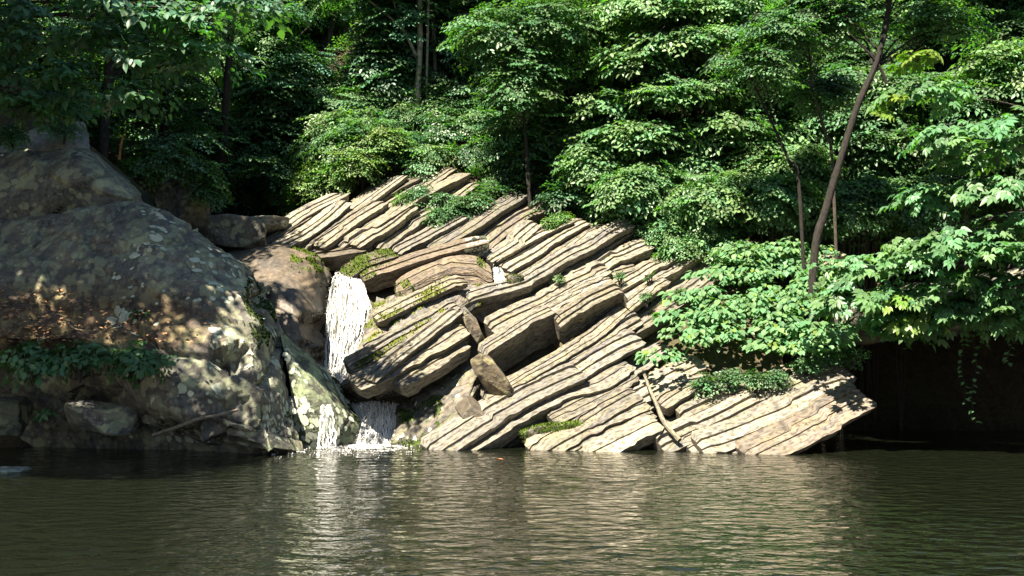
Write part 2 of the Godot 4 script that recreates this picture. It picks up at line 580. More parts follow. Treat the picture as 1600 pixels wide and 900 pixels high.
# where moss and lichen grow on each rock
func mossy(where: String, p: Vector2, q: Vector3, n: Vector3) -> bool:
	match where:
		"long_slab":
			return p.x < 600.0 + 40.0 * na.get_noise_2d(q.y * 30.0, q.z * 30.0) and n.y > -0.3 and nb.get_noise_3d(q.x * 25.0, q.y * 25.0, q.z * 25.0) > -0.2
		"top":
			return n.y > 0.1 and nb.get_noise_3d(q.x * 25.0, q.y * 25.0, q.z * 25.0) > -0.2
		"brown_slab":
			return (p.x < 645.0 + 60.0 * na.get_noise_2d(q.x * 30.0, q.y * 30.0) or p.x > 746.0) and n.y > -0.2 and nb.get_noise_3d(q.x * 25.0, q.y * 25.0, q.z * 25.0) > 0.0
		"hump":
			var band: float = (p.y - 470.0) + (p.x - 640.0) * 0.62
			var on_band: bool = absf(band - 8.0) < 15.0 or absf(band - 62.0) < 16.0 or absf(band + 32.0) < 12.0
			return n.y > 0.05 and p.y < 580.0 and p.x > 556.0 and (on_band and p.x < 700.0 or p.x > 745.0) and na.get_noise_3d(q.x * 30.0, q.y * 30.0, q.z * 30.0) > -0.25
		"block":
			return ((p.x < 690.0 and p.y > 640.0) or (absf(p.x - 690.0) < 45.0 and absf(p.y - 632.0) < 14.0)) and na.get_noise_3d(q.x * 34.0, q.y * 34.0, q.z * 34.0) > 0.0
		"boulder_lichen":
			return p.x > 90.0 and p.y > 330.0 and p.y < 690.0 and (p.x - 90.0) / 330.0 + 0.6 * na.get_noise_3d(q.x * 10.0, q.y * 10.0, q.z * 10.0) > 0.45
		"slab_end_lichen":
			return p.x > 728.0
		"everywhere":
			return true
		"any_up":
			return n.y > -0.2
		"all_up2":
			return n.y > -0.5
		"any_up3":
			return n.y > -0.2
		"boulder":
			return ((absf(p.x - (402.0 + (p.y - 470.0) * 0.25)) < 22.0 and p.y > 425.0 and p.y < 545.0) or (p.x > 425.0 and p.y > 560.0 and p.y < 690.0 and nb.get_noise_3d(q.x * 30.0, q.y * 30.0, q.z * 30.0) > 0.35)) and na.get_noise_3d(q.x * 30.0, q.y * 30.0, q.z * 30.0) > -0.1
		"chute":
			return p.x + (p.y - 400.0) * 0.2 > 455.0 and p.y < 425.0 and n.y > 0.0 and na.get_noise_3d(q.x * 30.0, q.y * 30.0, q.z * 30.0) > -0.2
		"pale_edge":
			return p.x - (p.y - 600.0) * 0.55 > 524.0 and p.y < 668.0
	return false

func tone_at(_which: String, p: Vector2, c: Color) -> Color:
	var warm := smoothstep(420.0, 480.0, p.y) * (1.0 - smoothstep(530.0, 560.0, p.y)) * (1.0 - smoothstep(250.0, 400.0, p.x))
	return c.lerp(Color(0.27, 0.19, 0.13), warm)

# ---------------------------------------------------------------- plants
func tube(mb: MB, pts: PackedVector3Array, r0: float, r1: float, sides: int, col: Color, wob: float = 0.0) -> void:
	var n := pts.size()
	var len_at := 0.0
	var first := mb.v.size()
	for k in n:
		var dir := (pts[mini(k + 1, n - 1)] - pts[maxi(k - 1, 0)]).normalized()
		var a := dir.cross(Vector3(0.31, 0.2, 0.93)).normalized()
		var b := dir.cross(a).normalized()
		var r := lerpf(r0, r1, k / float(n - 1))
		if k > 0: len_at += pts[k].distance_to(pts[k - 1])
		for s in sides + 1:
			var th := TAU * s / sides
			var o := a * cos(th) + b * sin(th)
			var rr := r * (1.0 + wob * na.get_noise_3d(o.x * 30.0, len_at * 30.0, o.z * 30.0))
			var tone := 1.0 + 0.35 * nb.get_noise_3d(o.x * 20.0, len_at * 12.0, o.z * 20.0)
			mb.vert(pts[k] + o * rr, o, Vector2(len_at, th * 0.16), Color(col.r * tone, col.g * tone, col.b * tone))
	for k in n - 1:
		for s in sides:
			var q := first + k * (sides + 1) + s
			mb.quad(q, q + 1, q + sides + 2, q + sides + 1)

func bend(pts: Array, per: int) -> PackedVector3Array:
	var out := PackedVector3Array()
	for k in pts.size() - 1:
		for s in per:
			out.append(cat(pts[maxi(k - 1, 0)], pts[k], pts[k + 1], pts[mini(k + 2, pts.size() - 1)], s / float(per)))
	out.append(pts[pts.size() - 1])
	return out

func leaf(mb: MB, base: Vector3, dir: Vector3, up: Vector3, length: float, width: float, col: Color, droop: float) -> void:
	var side := dir.cross(up).normalized()
	up = side.cross(dir).normalized()
	var m1 := base + dir * length * 0.36 + up * length * 0.02
	var m2 := base + dir * length * 0.70 - up * length * droop * 0.35
	var tip := base + dir * length - up * length * droop
	var l1 := base + dir * length * 0.30 + side * width * 0.46 + up * width * 0.14
	var l2 := base + dir * length * 0.64 + side * width * 0.42 + up * (width * 0.12 - length * droop * 0.3)
	var r1 := base + dir * length * 0.30 - side * width * 0.46 + up * width * 0.14
	var r2 := base + dir * length * 0.64 - side * width * 0.42 + up * (width * 0.12 - length * droop * 0.3)
	var nl := (up - side * 0.3).normalized()
	var nr := (up + side * 0.3).normalized()
	var z := Vector2.ZERO
	var f := mb.v.size()
	mb.vert(base, up, z, col); mb.vert(m1, up, z, col); mb.vert(m2, up, z, col); mb.vert(tip, up, z, col)
	mb.vert(l1, nl, z, col); mb.vert(l2, nl, z, col); mb.vert(r1, nr, z, col); mb.vert(r2, nr, z, col)
	for q in [[0, 4, 1], [1, 4, 5], [1, 5, 2], [2, 5, 3], [0, 6, 1], [1, 6, 7], [1, 7, 2], [2, 7, 3]]: mb.tri(f + q[0], f + q[1], f + q[2])

func tip_dir(yaw: float, pitch: float) -> Vector3:
	return Vector3(cos(yaw) * cos(pitch), sin(pitch), sin(yaw) * cos(pitch))

# a flat twig with leaves along it, pointing to +x, about as long as "reach"
func spray(sd: int, reach: float, ll: float, lw: float, gap: float, twigs: int, rise: float) -> ArrayMesh:
	var r := RandomNumberGenerator.new()
	r.seed = sd
	var mb := MB.new()
	var brown := Color(0.05, 0.04, 0.03)
	var lines := [[Vector3.ZERO, Vector3(reach, -0.10 * reach, 0)]]
	for k in twigs:
		var f := (k + 0.7) / (twigs + 0.5)
		var sg := 1.0 if k % 2 == 0 else -1.0
		var b := Vector3(reach * f, -0.10 * reach * f * f, 0)
		var l := reach * (0.62 - 0.38 * f) * r.randf_range(0.8, 1.2)
		lines.append([b, b + Vector3(cos(0.85), r.randf_range(-0.22, 0.12), sg * sin(0.85)) * l])
	for ln in lines:
		var a: Vector3 = ln[0]
		var b: Vector3 = ln[1]
		var d := (b - a).normalized()
		var l := a.distance_to(b)
		tube(mb, PackedVector3Array([a, a.lerp(b, 0.5) + Vector3(0, 0.02, 0), b]), 0.006, 0.002, 3, brown)
		var s := gap * 1.2
		var sg := 1.0
		while s < l + gap * 0.5:
			var yaw := atan2(d.z, d.x) + sg * r.randf_range(0.55, 1.15)
			if s > l - gap * 0.3: yaw = atan2(d.z, d.x) + r.randf_range(-0.2, 0.2)
			var pit := r.randf_range(-0.45, 0.12) + rise
			var up := Vector3(r.randf_range(-0.3, 0.3), 1.0, r.randf_range(-0.3, 0.3)).normalized()
			var tone := r.randf_range(0.72, 1.28)
			leaf(mb, a + d * s, tip_dir(yaw, pit), up, ll * r.randf_range(0.7, 1.2), lw * r.randf_range(0.8, 1.15), Color(tone * r.randf_range(0.9, 1.12), tone, tone * r.randf_range(0.8, 1.1)), r.randf_range(0.05, 0.28))
			sg = -sg
			s += gap * r.randf_range(0.75, 1.25)
	return mb.mesh()

# hand-shaped leaves of five leaflets on long stalks
func hand_spray(sd: int, reach: float, ll: float, hands: int) -> ArrayMesh:
	var r := RandomNumberGenerator.new()
	r.seed = sd
	var mb := MB.new()
	tube(mb, PackedVector3Array([Vector3.ZERO, Vector3(reach * 0.5, 0.03, 0), Vector3(reach, -0.05, 0)]), 0.008, 0.003, 3, Color(0.05, 0.04, 0.03))
	for k in hands:
		var f := (k + 0.8) / hands
		var yaw0 := (1.0 if k % 2 == 0 else -1.0) * r.randf_range(0.4, 1.2) * (0.3 if k == hands - 1 else 1.0)
		var b := Vector3(reach * f, 0, 0)
		var c := b + tip_dir(yaw0, r.randf_range(-0.1, 0.35)) * r.randf_range(0.07, 0.15)
		tube(mb, PackedVector3Array([b, c]), 0.003, 0.002, 3, Color(0.10, 0.13, 0.04))
		var tone := r.randf_range(0.75, 1.25)
		var tilt := Vector3(r.randf_range(-0.35, 0.35), 1, r.randf_range(-0.35, 0.35)).normalized()
		for q in 5:
			var yaw := yaw0 + (q - 2) * 0.62 + r.randf_range(-0.1, 0.1)
			leaf(mb, c, tip_dir(yaw, r.randf_range(-0.38, -0.08)), tilt, ll * (1.05 - 0.16 * absf(q - 2)) * r.randf_range(0.9, 1.1), ll * 0.42, Color(tone, tone * r.randf_range(0.94, 1.06), tone), 0.18)
	return mb.mesh()

func make_sprays() -> void:
	SPRAY.beech = [spray(1, 0.62, 0.105, 0.062, 0.062, 6, 0.0), spray(2, 0.52, 0.115, 0.066, 0.066, 5, 0.05), spray(3, 0.7, 0.098, 0.058, 0.06, 7, -0.05)]
	SPRAY.fine = [spray(11, 0.5, 0.066, 0.042, 0.042, 6, 0.05), spray(12, 0.42, 0.072, 0.044, 0.045, 5, 0.1)]
	SPRAY.broad = [spray(21, 0.46, 0.165, 0.115, 0.10, 3, 0.0), spray(22, 0.4, 0.18, 0.12, 0.11, 3, -0.1)]
	SPRAY.hand = [hand_spray(31, 0.5, 0.19, 5), hand_spray(32, 0.42, 0.17, 4)]
	SPRAY.fern = [spray(41, 0.34, 0.05, 0.03, 0.03, 8, 0.1)]

func green(base: Color, spread: float) -> Color:
	var t := rng.randf_range(1.0 - spread, 1.0 + spread)
	var y := rng.randf_range(-0.12, 0.16)
	return Color(base.r * t * (1.15 + y * 1.6), base.g * t * 1.36, base.b * t * (1.45 - y))

# blobs: [centre, radii, number of sprays]
func crown(blobs: Array, kind: String, base: Color, scale: float, axis: Vector3, parent: Node3D, flat: float = 0.3, spread: float = 0.3, called: String = "crown") -> void:
	var sets: Array = SPRAY[kind]
	var xfs := []
	var cols := []
	for k in sets.size(): xfs.append([]); cols.append([])
	for bl in blobs:
		var c: Vector3 = bl[0]
		var r: Vector3 = bl[1]
		for k in int(bl[2]):
			var d := Vector3(rng.randfn(), rng.randfn(), rng.randfn()).normalized()
			if d.dot(Vector3(-0.15, 0.75, 0.6)) < -0.25 and rng.randf() < 0.6: d = -d
			var rad := pow(rng.randf(), 0.3)
			var lump := 0.82 + 0.55 * na.get_noise_3d(d.x * 60.0 + c.x * 10.0, d.y * 60.0 + c.y * 7.0, d.z * 60.0)
			var p := c + d * r * rad * lump
			var o := Vector3(p.x - axis.x, 0, p.z - axis.z).normalized()
			# leaves spread out to the light: sprays lean outwards and hang a little at their tips
			var up := (Vector3.UP * (0.55 + flat) + d * (0.75 - flat) + Vector3(rng.randf_range(-0.4, 0.4), 0, rng.randf_range(-0.4, 0.4))).normalized()
			var x := (Vector3(d.x, 0, d.z) * 0.7 + o * 0.4 + Vector3(rng.randf_range(-0.6, 0.6), rng.randf_range(-0.45, 0.1), rng.randf_range(-0.6, 0.6))).slide(up).normalized()
			var bs := Basis(x, up, x.cross(up)).orthonormalized()
			var sc := scale * rng.randf_range(0.7, 1.3)
			var w := rng.randi() % sets.size()
			xfs[w].append(Transform3D(bs.scaled(Vector3(sc, sc, sc)), p - bs.x * sc * 0.3))
			cols[w].append(green(base, spread))
	for k in sets.size():
		if xfs[k].size() > 0: many(called, sets[k], M.leaf, xfs[k], cols[k], parent)

func trunk(pts: Array, r0: float, r1: float, col: Color, parent: Node3D, called: String = "trunk") -> void:
	var mb := MB.new()
	tube(mb, bend(pts, 5), r0, r1, 9, col, 0.25)
	part(called, mb.mesh(), M.bark, parent)

func limb(a: Vector3, b: Vector3, r0: float, col: Color, parent: Node3D, sag: float = 0.25) -> void:
	var mb := MB.new()
	var m := a.lerp(b, 0.5) + Vector3(rng.randf_range(-0.15, 0.15), sag, rng.randf_range(-0.15, 0.15))
	tube(mb, bend([a, m, b], 5), r0, 0.006, 6, col, 0.2)
	part("branch", mb.mesh(), M.bark, parent)

func on(pts: Array, f: float) -> Vector3:
	var pv := PackedVector3Array(pts)
	var total := 0.0
	for k in range(1, pv.size()): total += pv[k].distance_to(pv[k - 1])
	return along(pv, total * f)

const BARK := Color(0.10, 0.085, 0.07)
const DARKBARK := Color(0.035, 0.03, 0.027)

func tree(called: String, label: String, pts: Array, r0: float, r1: float, bark: Color, blobs: Array, kind: String, base: Color, scale: float, group: String = "", limbs: int = 3, spread: float = 0.3) -> Node3D:
	var t := thing(called, label, "tree", Vector3.ZERO, group)
	trunk(pts, r0, r1, bark, t)
	for bl in blobs:
		for k in limbs:
			var to: Vector3 = bl[0] + Vector3(rng.randf_range(-0.7, 0.7), rng.randf_range(-0.4, 0.5), rng.randf_range(-0.7, 0.7)) * bl[1]
			var f := clampf((to.y - 0.9 - pts[0].y) / maxf(0.5, pts[pts.size() - 1].y - pts[0].y), 0.2, 0.97)
			limb(on(pts, f), to, lerpf(r0, r1, f) * 0.5, bark, t)
	crown(blobs, kind, base, scale, on(pts, 0.6), t, 0.3, spread)
	return t

func shrub(label: String, at: Vector3, size: Vector3, n: int, kind: String, base: Color, scale: float, group: String, called: String = "shrub", category: String = "shrub") -> Node3D:
	var t := thing(called, label, category, Vector3.ZERO, group)
	for k in 4:
		var to := at + Vector3(rng.randf_range(-0.6, 0.6) * size.x, size.y * rng.randf_range(0.8, 1.3), rng.randf_range(-0.6, 0.6) * size.z)
		var mb := MB.new()
		tube(mb, bend([at - Vector3(0, 0.12, 0), at.lerp(to, 0.5) + Vector3(rng.randf_range(-0.1, 0.1), 0.08, 0), to], 4), 0.014, 0.004, 5, BARK, 0.1)
		part("stem", mb.mesh(), M.bark, t)
	crown([[at + Vector3(0, size.y * 0.75, 0), size, n]], kind, base, scale, at - Vector3(0, 0, 0.3), t, 0.15, 0.34, "foliage")
	return t

func tall_shrub(label: String, c: Vector3, size: Vector3, n: int, kind: String, base: Color, scale: float, group: String) -> void:
	var t := thing("tall_shrub", label, "shrub", Vector3.ZERO, group)
	var foot := Vector3(c.x, ground(c.x, c.z - 0.4), c.z - 0.4)
	for k in 3:
		var mb := MB.new()
		var to := c + Vector3(rng.randf_range(-0.5, 0.5), rng.randf_range(-0.2, 0.4), rng.randf_range(-0.4, 0.4)) * size
		tube(mb, bend([foot - Vector3(0, 0.15, 0), foot.lerp(to, 0.5) + Vector3(rng.randf_range(-0.1, 0.1), 0.05, -0.08), to], 4), 0.022, 0.006, 5, BARK, 0.1)
		part("stem", mb.mesh(), M.bark, t)
	crown([[c, size, n]], kind, base, scale, foot, t, 0.15, 0.32, "foliage")

# ---------------------------------------------------------------- water
func octa(mb: MB, p: Vector3, r: float, col: Color) -> void:
	var s := Vector3(rng.randf_range(0.6, 1.3), rng.randf_range(0.6, 1.5), rng.randf_range(0.6, 1.3)) * r
	var bs := Basis(Vector3(rng.randfn(), rng.randfn(), rng.randfn()).normalized(), rng.randf() * TAU)
	var id := []
	for d in [Vector3.RIGHT, Vector3.LEFT, Vector3.UP, Vector3.DOWN, Vector3.BACK, Vector3.FORWARD]: id.append(mb.vert(p + bs * (d * s), bs * d, Vector2.ZERO, col))
	for x in [0, 1]:
		for y in [2, 3]:
			for z in [4, 5]: mb.tri(id[x], id[y], id[z])

# rows: [px left, px right, py, depth]; frothy sheet with gaps, and broken clots of foam on it
func falling_water(rows: Array, nu: int, nv: int, gaps: float, gap_side: float, clots: int, parent: Node3D, bulge: float, sd: float) -> void:
	var mb := MB.new()
	var grid := []
	for j in nv + 1:
		var fv := (rows.size() - 1) * j / float(nv)
		var r := mini(int(fv), rows.size() - 2)
		var tv := fv - r
		var line := PackedVector3Array()
		for i in nu + 1:
			var q := []
			for k in 4:
				var row: Array = rows[clampi(r - 1 + k, 0, rows.size() - 1)]
				q.append(P(lerpf(row[0], row[1], i / float(nu)), row[2], row[3]))
			var p := cat(q[0], q[1], q[2], q[3], tv)
			var arch := sin(PI * i / float(nu))
			var fine := 0.05 * na.get_noise_2d(i * 300.0 / nu + sd, j * 50.0 / nv) + 0.03 * nb.get_noise_2d(i * 900.0 / nu, j * 50.0 / nv + sd)
			line.append(p + Vector3(0, 0.2, 1.0) * (bulge * arch + fine) + Vector3(0.03 * nb.get_noise_2d(sd + i * 400.0 / nu, j * 160.0 / nv), 0, 0))
		grid.append(line)
	for j in nv + 1:
		for i in nu + 1:
			var nn: Vector3 = (grid[j][mini(i + 1, nu)] - grid[j][maxi(i - 1, 0)]).cross(grid[maxi(j - 1, 0)][i] - grid[mini(j + 1, nv)][i]).normalized()
			if nn.z < 0.0: nn = -nn
			mb.vert(grid[j][i], nn, Vector2.ZERO, Color(0.8, 0.8, 0.78))
	for j in nv:
		for i in nu:
			var x := i / float(nu)
			var hole := na.get_noise_2d(i * 900.0 / nu + sd * 3.0, j * 150.0 / nv) + 0.7 * nb.get_noise_2d(i * 800.0 / nu, j * 500.0 / nv) + gaps + gap_side * (1.0 - x) * (1.0 - x) * (1.0 - 0.6 * j / float(nv))
			if (i == 0 or i == nu - 1) and rng.randf() < 0.5: continue
			if hole > 0.55: continue
			var q := j * (nu + 1) + i
			mb.quad(q, q + 1, q + nu + 2, q + nu + 1)
	part("sheet", mb.mesh(), M.sheet, parent)
	# strands of white water drawn out along the fall, and a little broken froth
	var mc := MB.new()
	for k in clots:
		var x := rng.randf()
		var hole := na.get_noise_2d(x * 900.0 + sd * 3.0, 20.0) * 0.6 + gap_side * (1.0 - x) * (1.0 - x)
		if hole > 0.25 and rng.randf() < 0.8: continue
		var j0 := rng.randi() % nv
		var n := 5 + rng.randi() % 18
		var wid := rng.randf_range(0.002, 0.012)
		var lift := absf(rng.randfn()) * 0.022
		var g := rng.randf_range(0.3, 0.75)
		var col := Color(g, g, g * 0.98)
		var prev := -1
		var side_n := rng.randf_range(-0.6, 0.6)
		var dx := 0.0
		for s in n:
			var j := mini(j0 + s, nv)
			dx += rng.randfn() * 0.005
			var fx := clampf(x + dx, 0.0, 1.0) * nu
			var i := mini(int(fx), nu - 1)
			var p: Vector3 = grid[j][i].lerp(grid[j][i + 1], fx - i) + Vector3(0, 0.2, 1) * lift
			var w := wid * sin(PI * (s + 0.5) / n)
			var nn := Vector3(side_n, 0.4, 1).normalized()
			var q := mc.vert(p - Vector3(w, 0, 0), nn, Vector2.ZERO, col)
			mc.vert(p + Vector3(w, 0, 0), nn, Vector2.ZERO, col)
			if prev >= 0: mc.quad(prev, prev + 1, q + 1, q)
			prev = q
			if j == nv: break
	part("strands", mc.mesh(), M.foam, parent, "stuff")
	mc = MB.new()
	for k in clots:
		var j := mini(nv - 1, int(nv * pow(rng.randf(), 0.6)))
		var i := rng.randi() % nu
		var p: Vector3 = grid[j][i]
		var g := rng.randf_range(0.5, 0.72)
		octa(mc, p + Vector3(rng.randfn() * 0.02, rng.randfn() * 0.02, absf(rng.randfn()) * 0.05), rng.randf_range(0.003, 0.009), Color(g, g, g))
	part("froth", mc.mesh(), M.foam, parent, "stuff")

# ---------------------------------------------------------------- the layered rock
const TAN := Color(0.272, 0.242, 0.185)
const GREY := Color(0.225, 0.205, 0.172)
const BROWN := Color(0.175, 0.14, 0.105)
const DARK := Color(0.13, 0.11, 0.085)
const BACKDIR := Vector3(0.12, 0.50, -0.86)
const DOWNDIR := Vector3(0.05, -1.0, -0.9)

func hd(px: float, py: float) -> float:            # depth on the plane that the beds crop out along
	var r := ray(px, py)
	# EYE.y + r.y d = 0.96 (-16 - r.z d) - 0.2 + 0.1 (r.x d + 2)
	return (EYE.y + 0.96 * 16.0 + 0.2 - 0.2) / (-0.96 * r.z + 0.1 * r.x - r.y)

func H(px: float, py: float, fwd: float = 0.0) -> Vector3:
	return P(px, py, hd(px, py) - fwd)

func edge_of(pts: Array, fwd: float) -> PackedVector3Array:
	var out := PackedVector3Array()
	for q in pts: out.append(H(q[0], q[1], fwd))
	return out

# [points, thickness, depth of top, colour, forward, top layers, face layers]
func beds(list: Array, parent: Node3D, mtl: String = "strata") -> Array:
	var made := []
	for b in list:
		var thick: float = b[1]
		if thick < 0.25: thick *= rng.randf_range(1.2, 2.0)
		var col: Color = b[3]
		col = col * rng.randf_range(0.78, 1.15)
		col = col.lerp(Color(col.v, col.v * 0.93, col.v * 0.82), rng.randf() * 0.5)
		var dn := DOWNDIR
		if b.size() > 7: dn = Vector3(0.05, -1.0, -b[7])
		var mb := slab(edge_of(b[0], b[4] + rng.randf_range(-0.05, 0.15)), thick, thick * rng.randf_range(0.7, 1.1), b[2], BACKDIR + Vector3(0, rng.randf_range(-0.1, 0.1), 0), dn, b[5], b[6], col, rng.randf_range(0, 90), 0.06, 0.05)
		part("slab", mb.mesh(), M[mtl], parent)
		made.append(mb)
	return made

# thin beds filling a region between the surveyed ones
func fill_beds(poly: Array, ang: float, gap: float, fwd: float, col: Color, parent: Node3D, len0: float, len1: float, thick: float, deep: float) -> void:
	var pv := PackedVector2Array()
	for q in poly: pv.append(Vector2(q[0], q[1]))
	var dir := Vector2(cos(ang), -sin(ang))
	var nrm := Vector2(sin(ang), cos(ang))
	var lo := 1e9
	var hi := -1e9
	var a0 := 1e9
	var a1 := -1e9
	for q in pv:
		lo = minf(lo, q.dot(nrm)); hi = maxf(hi, q.dot(nrm))
		a0 = minf(a0, q.dot(dir)); a1 = maxf(a1, q.dot(dir))
	var s := lo
	while s < hi:
		var a := a0 + rng.randf_range(-60, 20)
		while a < a1:
			var l := rng.randf_range(len0, len1)
			var pa := dir * a + nrm * s
			var pb := dir * (a + l) + nrm * (s + rng.randf_range(-8, 8))
			var pm := (pa + pb) * 0.5
			if Geometry2D.is_point_in_polygon(pm, pv) and Geometry2D.is_point_in_polygon(pa.lerp(pm, 0.4), pv) and Geometry2D.is_point_in_polygon(pb.lerp(pm, 0.4), pv):
				pm += nrm * rng.randf_range(-5, 5)
				var tone := rng.randf_range(0.65, 1.15)
				var mb := slab(edge_of([[pa.x, pa.y], [pm.x, pm.y], [pb.x, pb.y]], fwd + rng.randf_range(-0.22, 0.12) + (0.3 if rng.randf() < 0.22 else 0.0)), thick * rng.randf_range(0.7, 1.4), thick, deep, BACKDIR, DOWNDIR, 1 + rng.randi() % 3, 2, col * tone, rng.randf_range(0, 90), 0.06, 0.05)
				part("slab", mb.mesh(), M.strata, parent)
			a += l * rng.randf_range(0.75, 1.02)
			s += rng.randf_range(-2, 2)
		s += gap * rng.randf_range(0.8, 1.2)

func build_layered_rock() -> void:
	# the bank above the stream
	var up := thing("rock_ledge", "pale sunlit layered ledge sloping down to stream behind the falls", "rock ledge")
	fill_beds([[405, 392], [450, 345], [560, 288], [660, 262], [770, 282], [800, 330], [760, 372], [600, 396]], 0.56, 18.0, 0.1, TAN, up, 70, 190, 0.18, 0.55)
	beds([
		[[[410, 383], [449, 360], [481, 338], [510, 322], [544, 306]], 0.12, 0.7, TAN, 0.25, 3, 2],
		[[[449, 388], [486, 370], [527, 338], [550, 316]], 0.14, 0.6, TAN, 0.3, 3, 2],
		[[[481, 386], [512, 362], [556, 335], [608, 296], [640, 272]], 0.2, 0.6, TAN, 0.3, 3, 2],
		[[[508, 386], [571, 340], [612, 316]], 0.18, 0.6, TAN, 0.32, 3, 2],
		[[[537, 386], [586, 353], [645, 322]], 0.2, 0.6, TAN, 0.32, 3, 2],
		[[[566, 386], [615, 354], [656, 322]], 0.2, 0.6, TAN, 0.33, 3, 2],
		[[[603, 388], [659, 347], [706, 322], [752, 286]], 0.22, 0.6, TAN * 0.9, 0.33, 3, 2],
		[[[628, 395], [681, 368], [735, 338]], 0.22, 0.6, GREY, 0.36, 3, 2]], up)
	var mid := thing("rock_ledge", "grey-brown weathered beds between the mossy slab and upper bushes", "rock ledge")
	beds([
		[[[690, 392], [735, 365], [782, 332], [830, 302]], 0.42, 0.6, GREY * 0.8, 0.45, 3, 3],
		[[[767, 390], [800, 362], [829, 342], [873, 318]], 0.4, 0.6, BROWN * 1.2, 0.3, 3, 3],
		[[[776, 408], [815, 384], [850, 352]], 0.2, 0.5, GREY, 0.3, 3, 2]], mid, "strata_lichen")
	# the main face
	var face := thing("layered_outcrop", "large tilted layered rock face rising from the pool beside the falls", "rock face")
	fill_beds([[770, 412], [860, 350], [990, 340], [1120, 380], [1150, 400], [1120, 470], [1030, 520], [985, 478], [975, 440], [860, 470], [790, 480]], 0.55, 17.0, 0.12, TAN, face, 110, 280, 0.17, 0.5)
	fill_beds([[670, 719], [720, 695], [800, 655], [900, 600], [1010, 540], [1060, 600], [1060, 740], [680, 740]], 0.56, 17.0, 0.02, GREY * 1.1, face, 140, 300, 0.17, 0.55)
	beds([
		[[[773, 410], [811, 390], [848, 369], [900, 345]], 0.16, 0.5, TAN, 0.25, 3, 2],
		[[[800, 424], [845, 398], [882, 371], [924, 348]], 0.16, 0.5, TAN, 0.28, 3, 2],
		[[[824, 432], [866, 408], [924, 364], [958, 350]], 0.16, 0.5, TAN, 0.3, 3, 2],
		[[[870, 425], [931, 400], [984, 366], [1000, 352]], 0.2, 0.5, TAN, 0.32, 3, 2],
		[[[738, 472], [784, 459], [824, 448], [864, 424], [895, 405], [929, 388], [962, 366], [995, 350]], 0.5, 0.4, GREY * 1.1, 0.75, 3, 3, 1.0],
		[[[873, 454], [940, 428], [975, 405], [1024, 385]], 0.16, 0.5, TAN, 0.35, 3, 2],
		[[[900, 462], [960, 432], [1000, 420]], 0.18, 0.5, TAN, 0.35, 3, 2],
		[[[975, 452], [1029, 421], [1075, 392]], 0.3, 0.5, TAN, 0.35, 3, 2],
		[[[984, 473], [1030, 440], [1075, 413], [1120, 380]], 0.18, 0.5, TAN, 0.32, 3, 2],
		[[[776, 520], [818, 496], [858, 479], [900, 454], [962, 424]], 0.2, 0.5, TAN, 0.42, 3, 2],
		[[[845, 500], [880, 478], [930, 452], [965, 440]], 0.18, 0.5, TAN, 0.5, 3, 2],
		[[[758, 553], [795, 530], [835, 504], [869, 488], [880, 500]], 0.85, 0.4, TAN * 0.9, 1.0, 3, 4, 1.0],
		[[[876, 508], [929, 475], [973, 456], [986, 470]], 0.6, 0.4, TAN * 0.8, 1.0, 3, 4, 1.0],
		[[[800, 610], [851, 580], [891, 558], [940, 529], [984, 490], [1018, 463], [1051, 439]], 0.12, 0.32, TAN, 0.45, 3, 2],
		[[[767, 634], [829, 607], [896, 569], [971, 527], [1010, 505]], 0.14, 0.4, TAN * 0.9, 0.45, 3, 2],
		[[[1000, 520], [1050, 490], [1110, 452], [1160, 410]], 0.14, 0.6, TAN, 0.35, 3, 2],
		[[[818, 644], [873, 613], [929, 582], [984, 551], [1015, 538]], 0.12, 0.6, GREY * 1.1, 0.45, 3, 2],
		[[[689, 721], [736, 692], [798, 652], [851, 622], [925, 589]], 0.14, 0.8, GREY, 0.5, 3, 2],
		[[[720, 721], [767, 692], [840, 645], [890, 622], [949, 607], [1000, 576]], 0.24, 1.0, GREY, 0.5, 4, 2],
		[[[873, 664], [920, 640], [962, 620], [1006, 594]], 0.12, 0.7, TAN * 0.8, 0.45, 4, 2],
		[[[920, 672], [960, 648], [1009, 622]], 0.16, 0.6, TAN * 0.8, 0.45, 3, 2],
		[[[846, 723], [894, 696], [940, 670], [980, 652], [1020, 636]], 0.14, 0.6, TAN * 1.05, 0.5, 3, 2],
		[[[890, 721], [940, 697], [990, 672], [1030, 653]], 0.14, 0.5, TAN, 0.5, 3, 2],
		[[[931, 723], [980, 698], [1012, 681], [1040, 667]], 0.14, 0.5, TAN * 1.05, 0.5, 2, 2]], face)
	var bare := thing("rock_ledge", "bare pale bed showing above the big bush on the right slope", "rock ledge")
	beds([[[[1270, 425], [1296, 408], [1325, 396]], 0.14, 0.35, TAN, 0.35, 2, 2]], bare)
	# the low ledge under the bush
	var low := thing("rock_ledge", "low layered ledge at waterline under the bush ending at dark hollow", "rock ledge")
	fill_beds([[1020, 640], [1060, 575], [1130, 560], [1250, 590], [1330, 600], [1200, 700], [1180, 735], [1000, 735]], 0.45, 14.0, 0.05, TAN * 0.9, low, 70, 180, 0.14, 0.6)
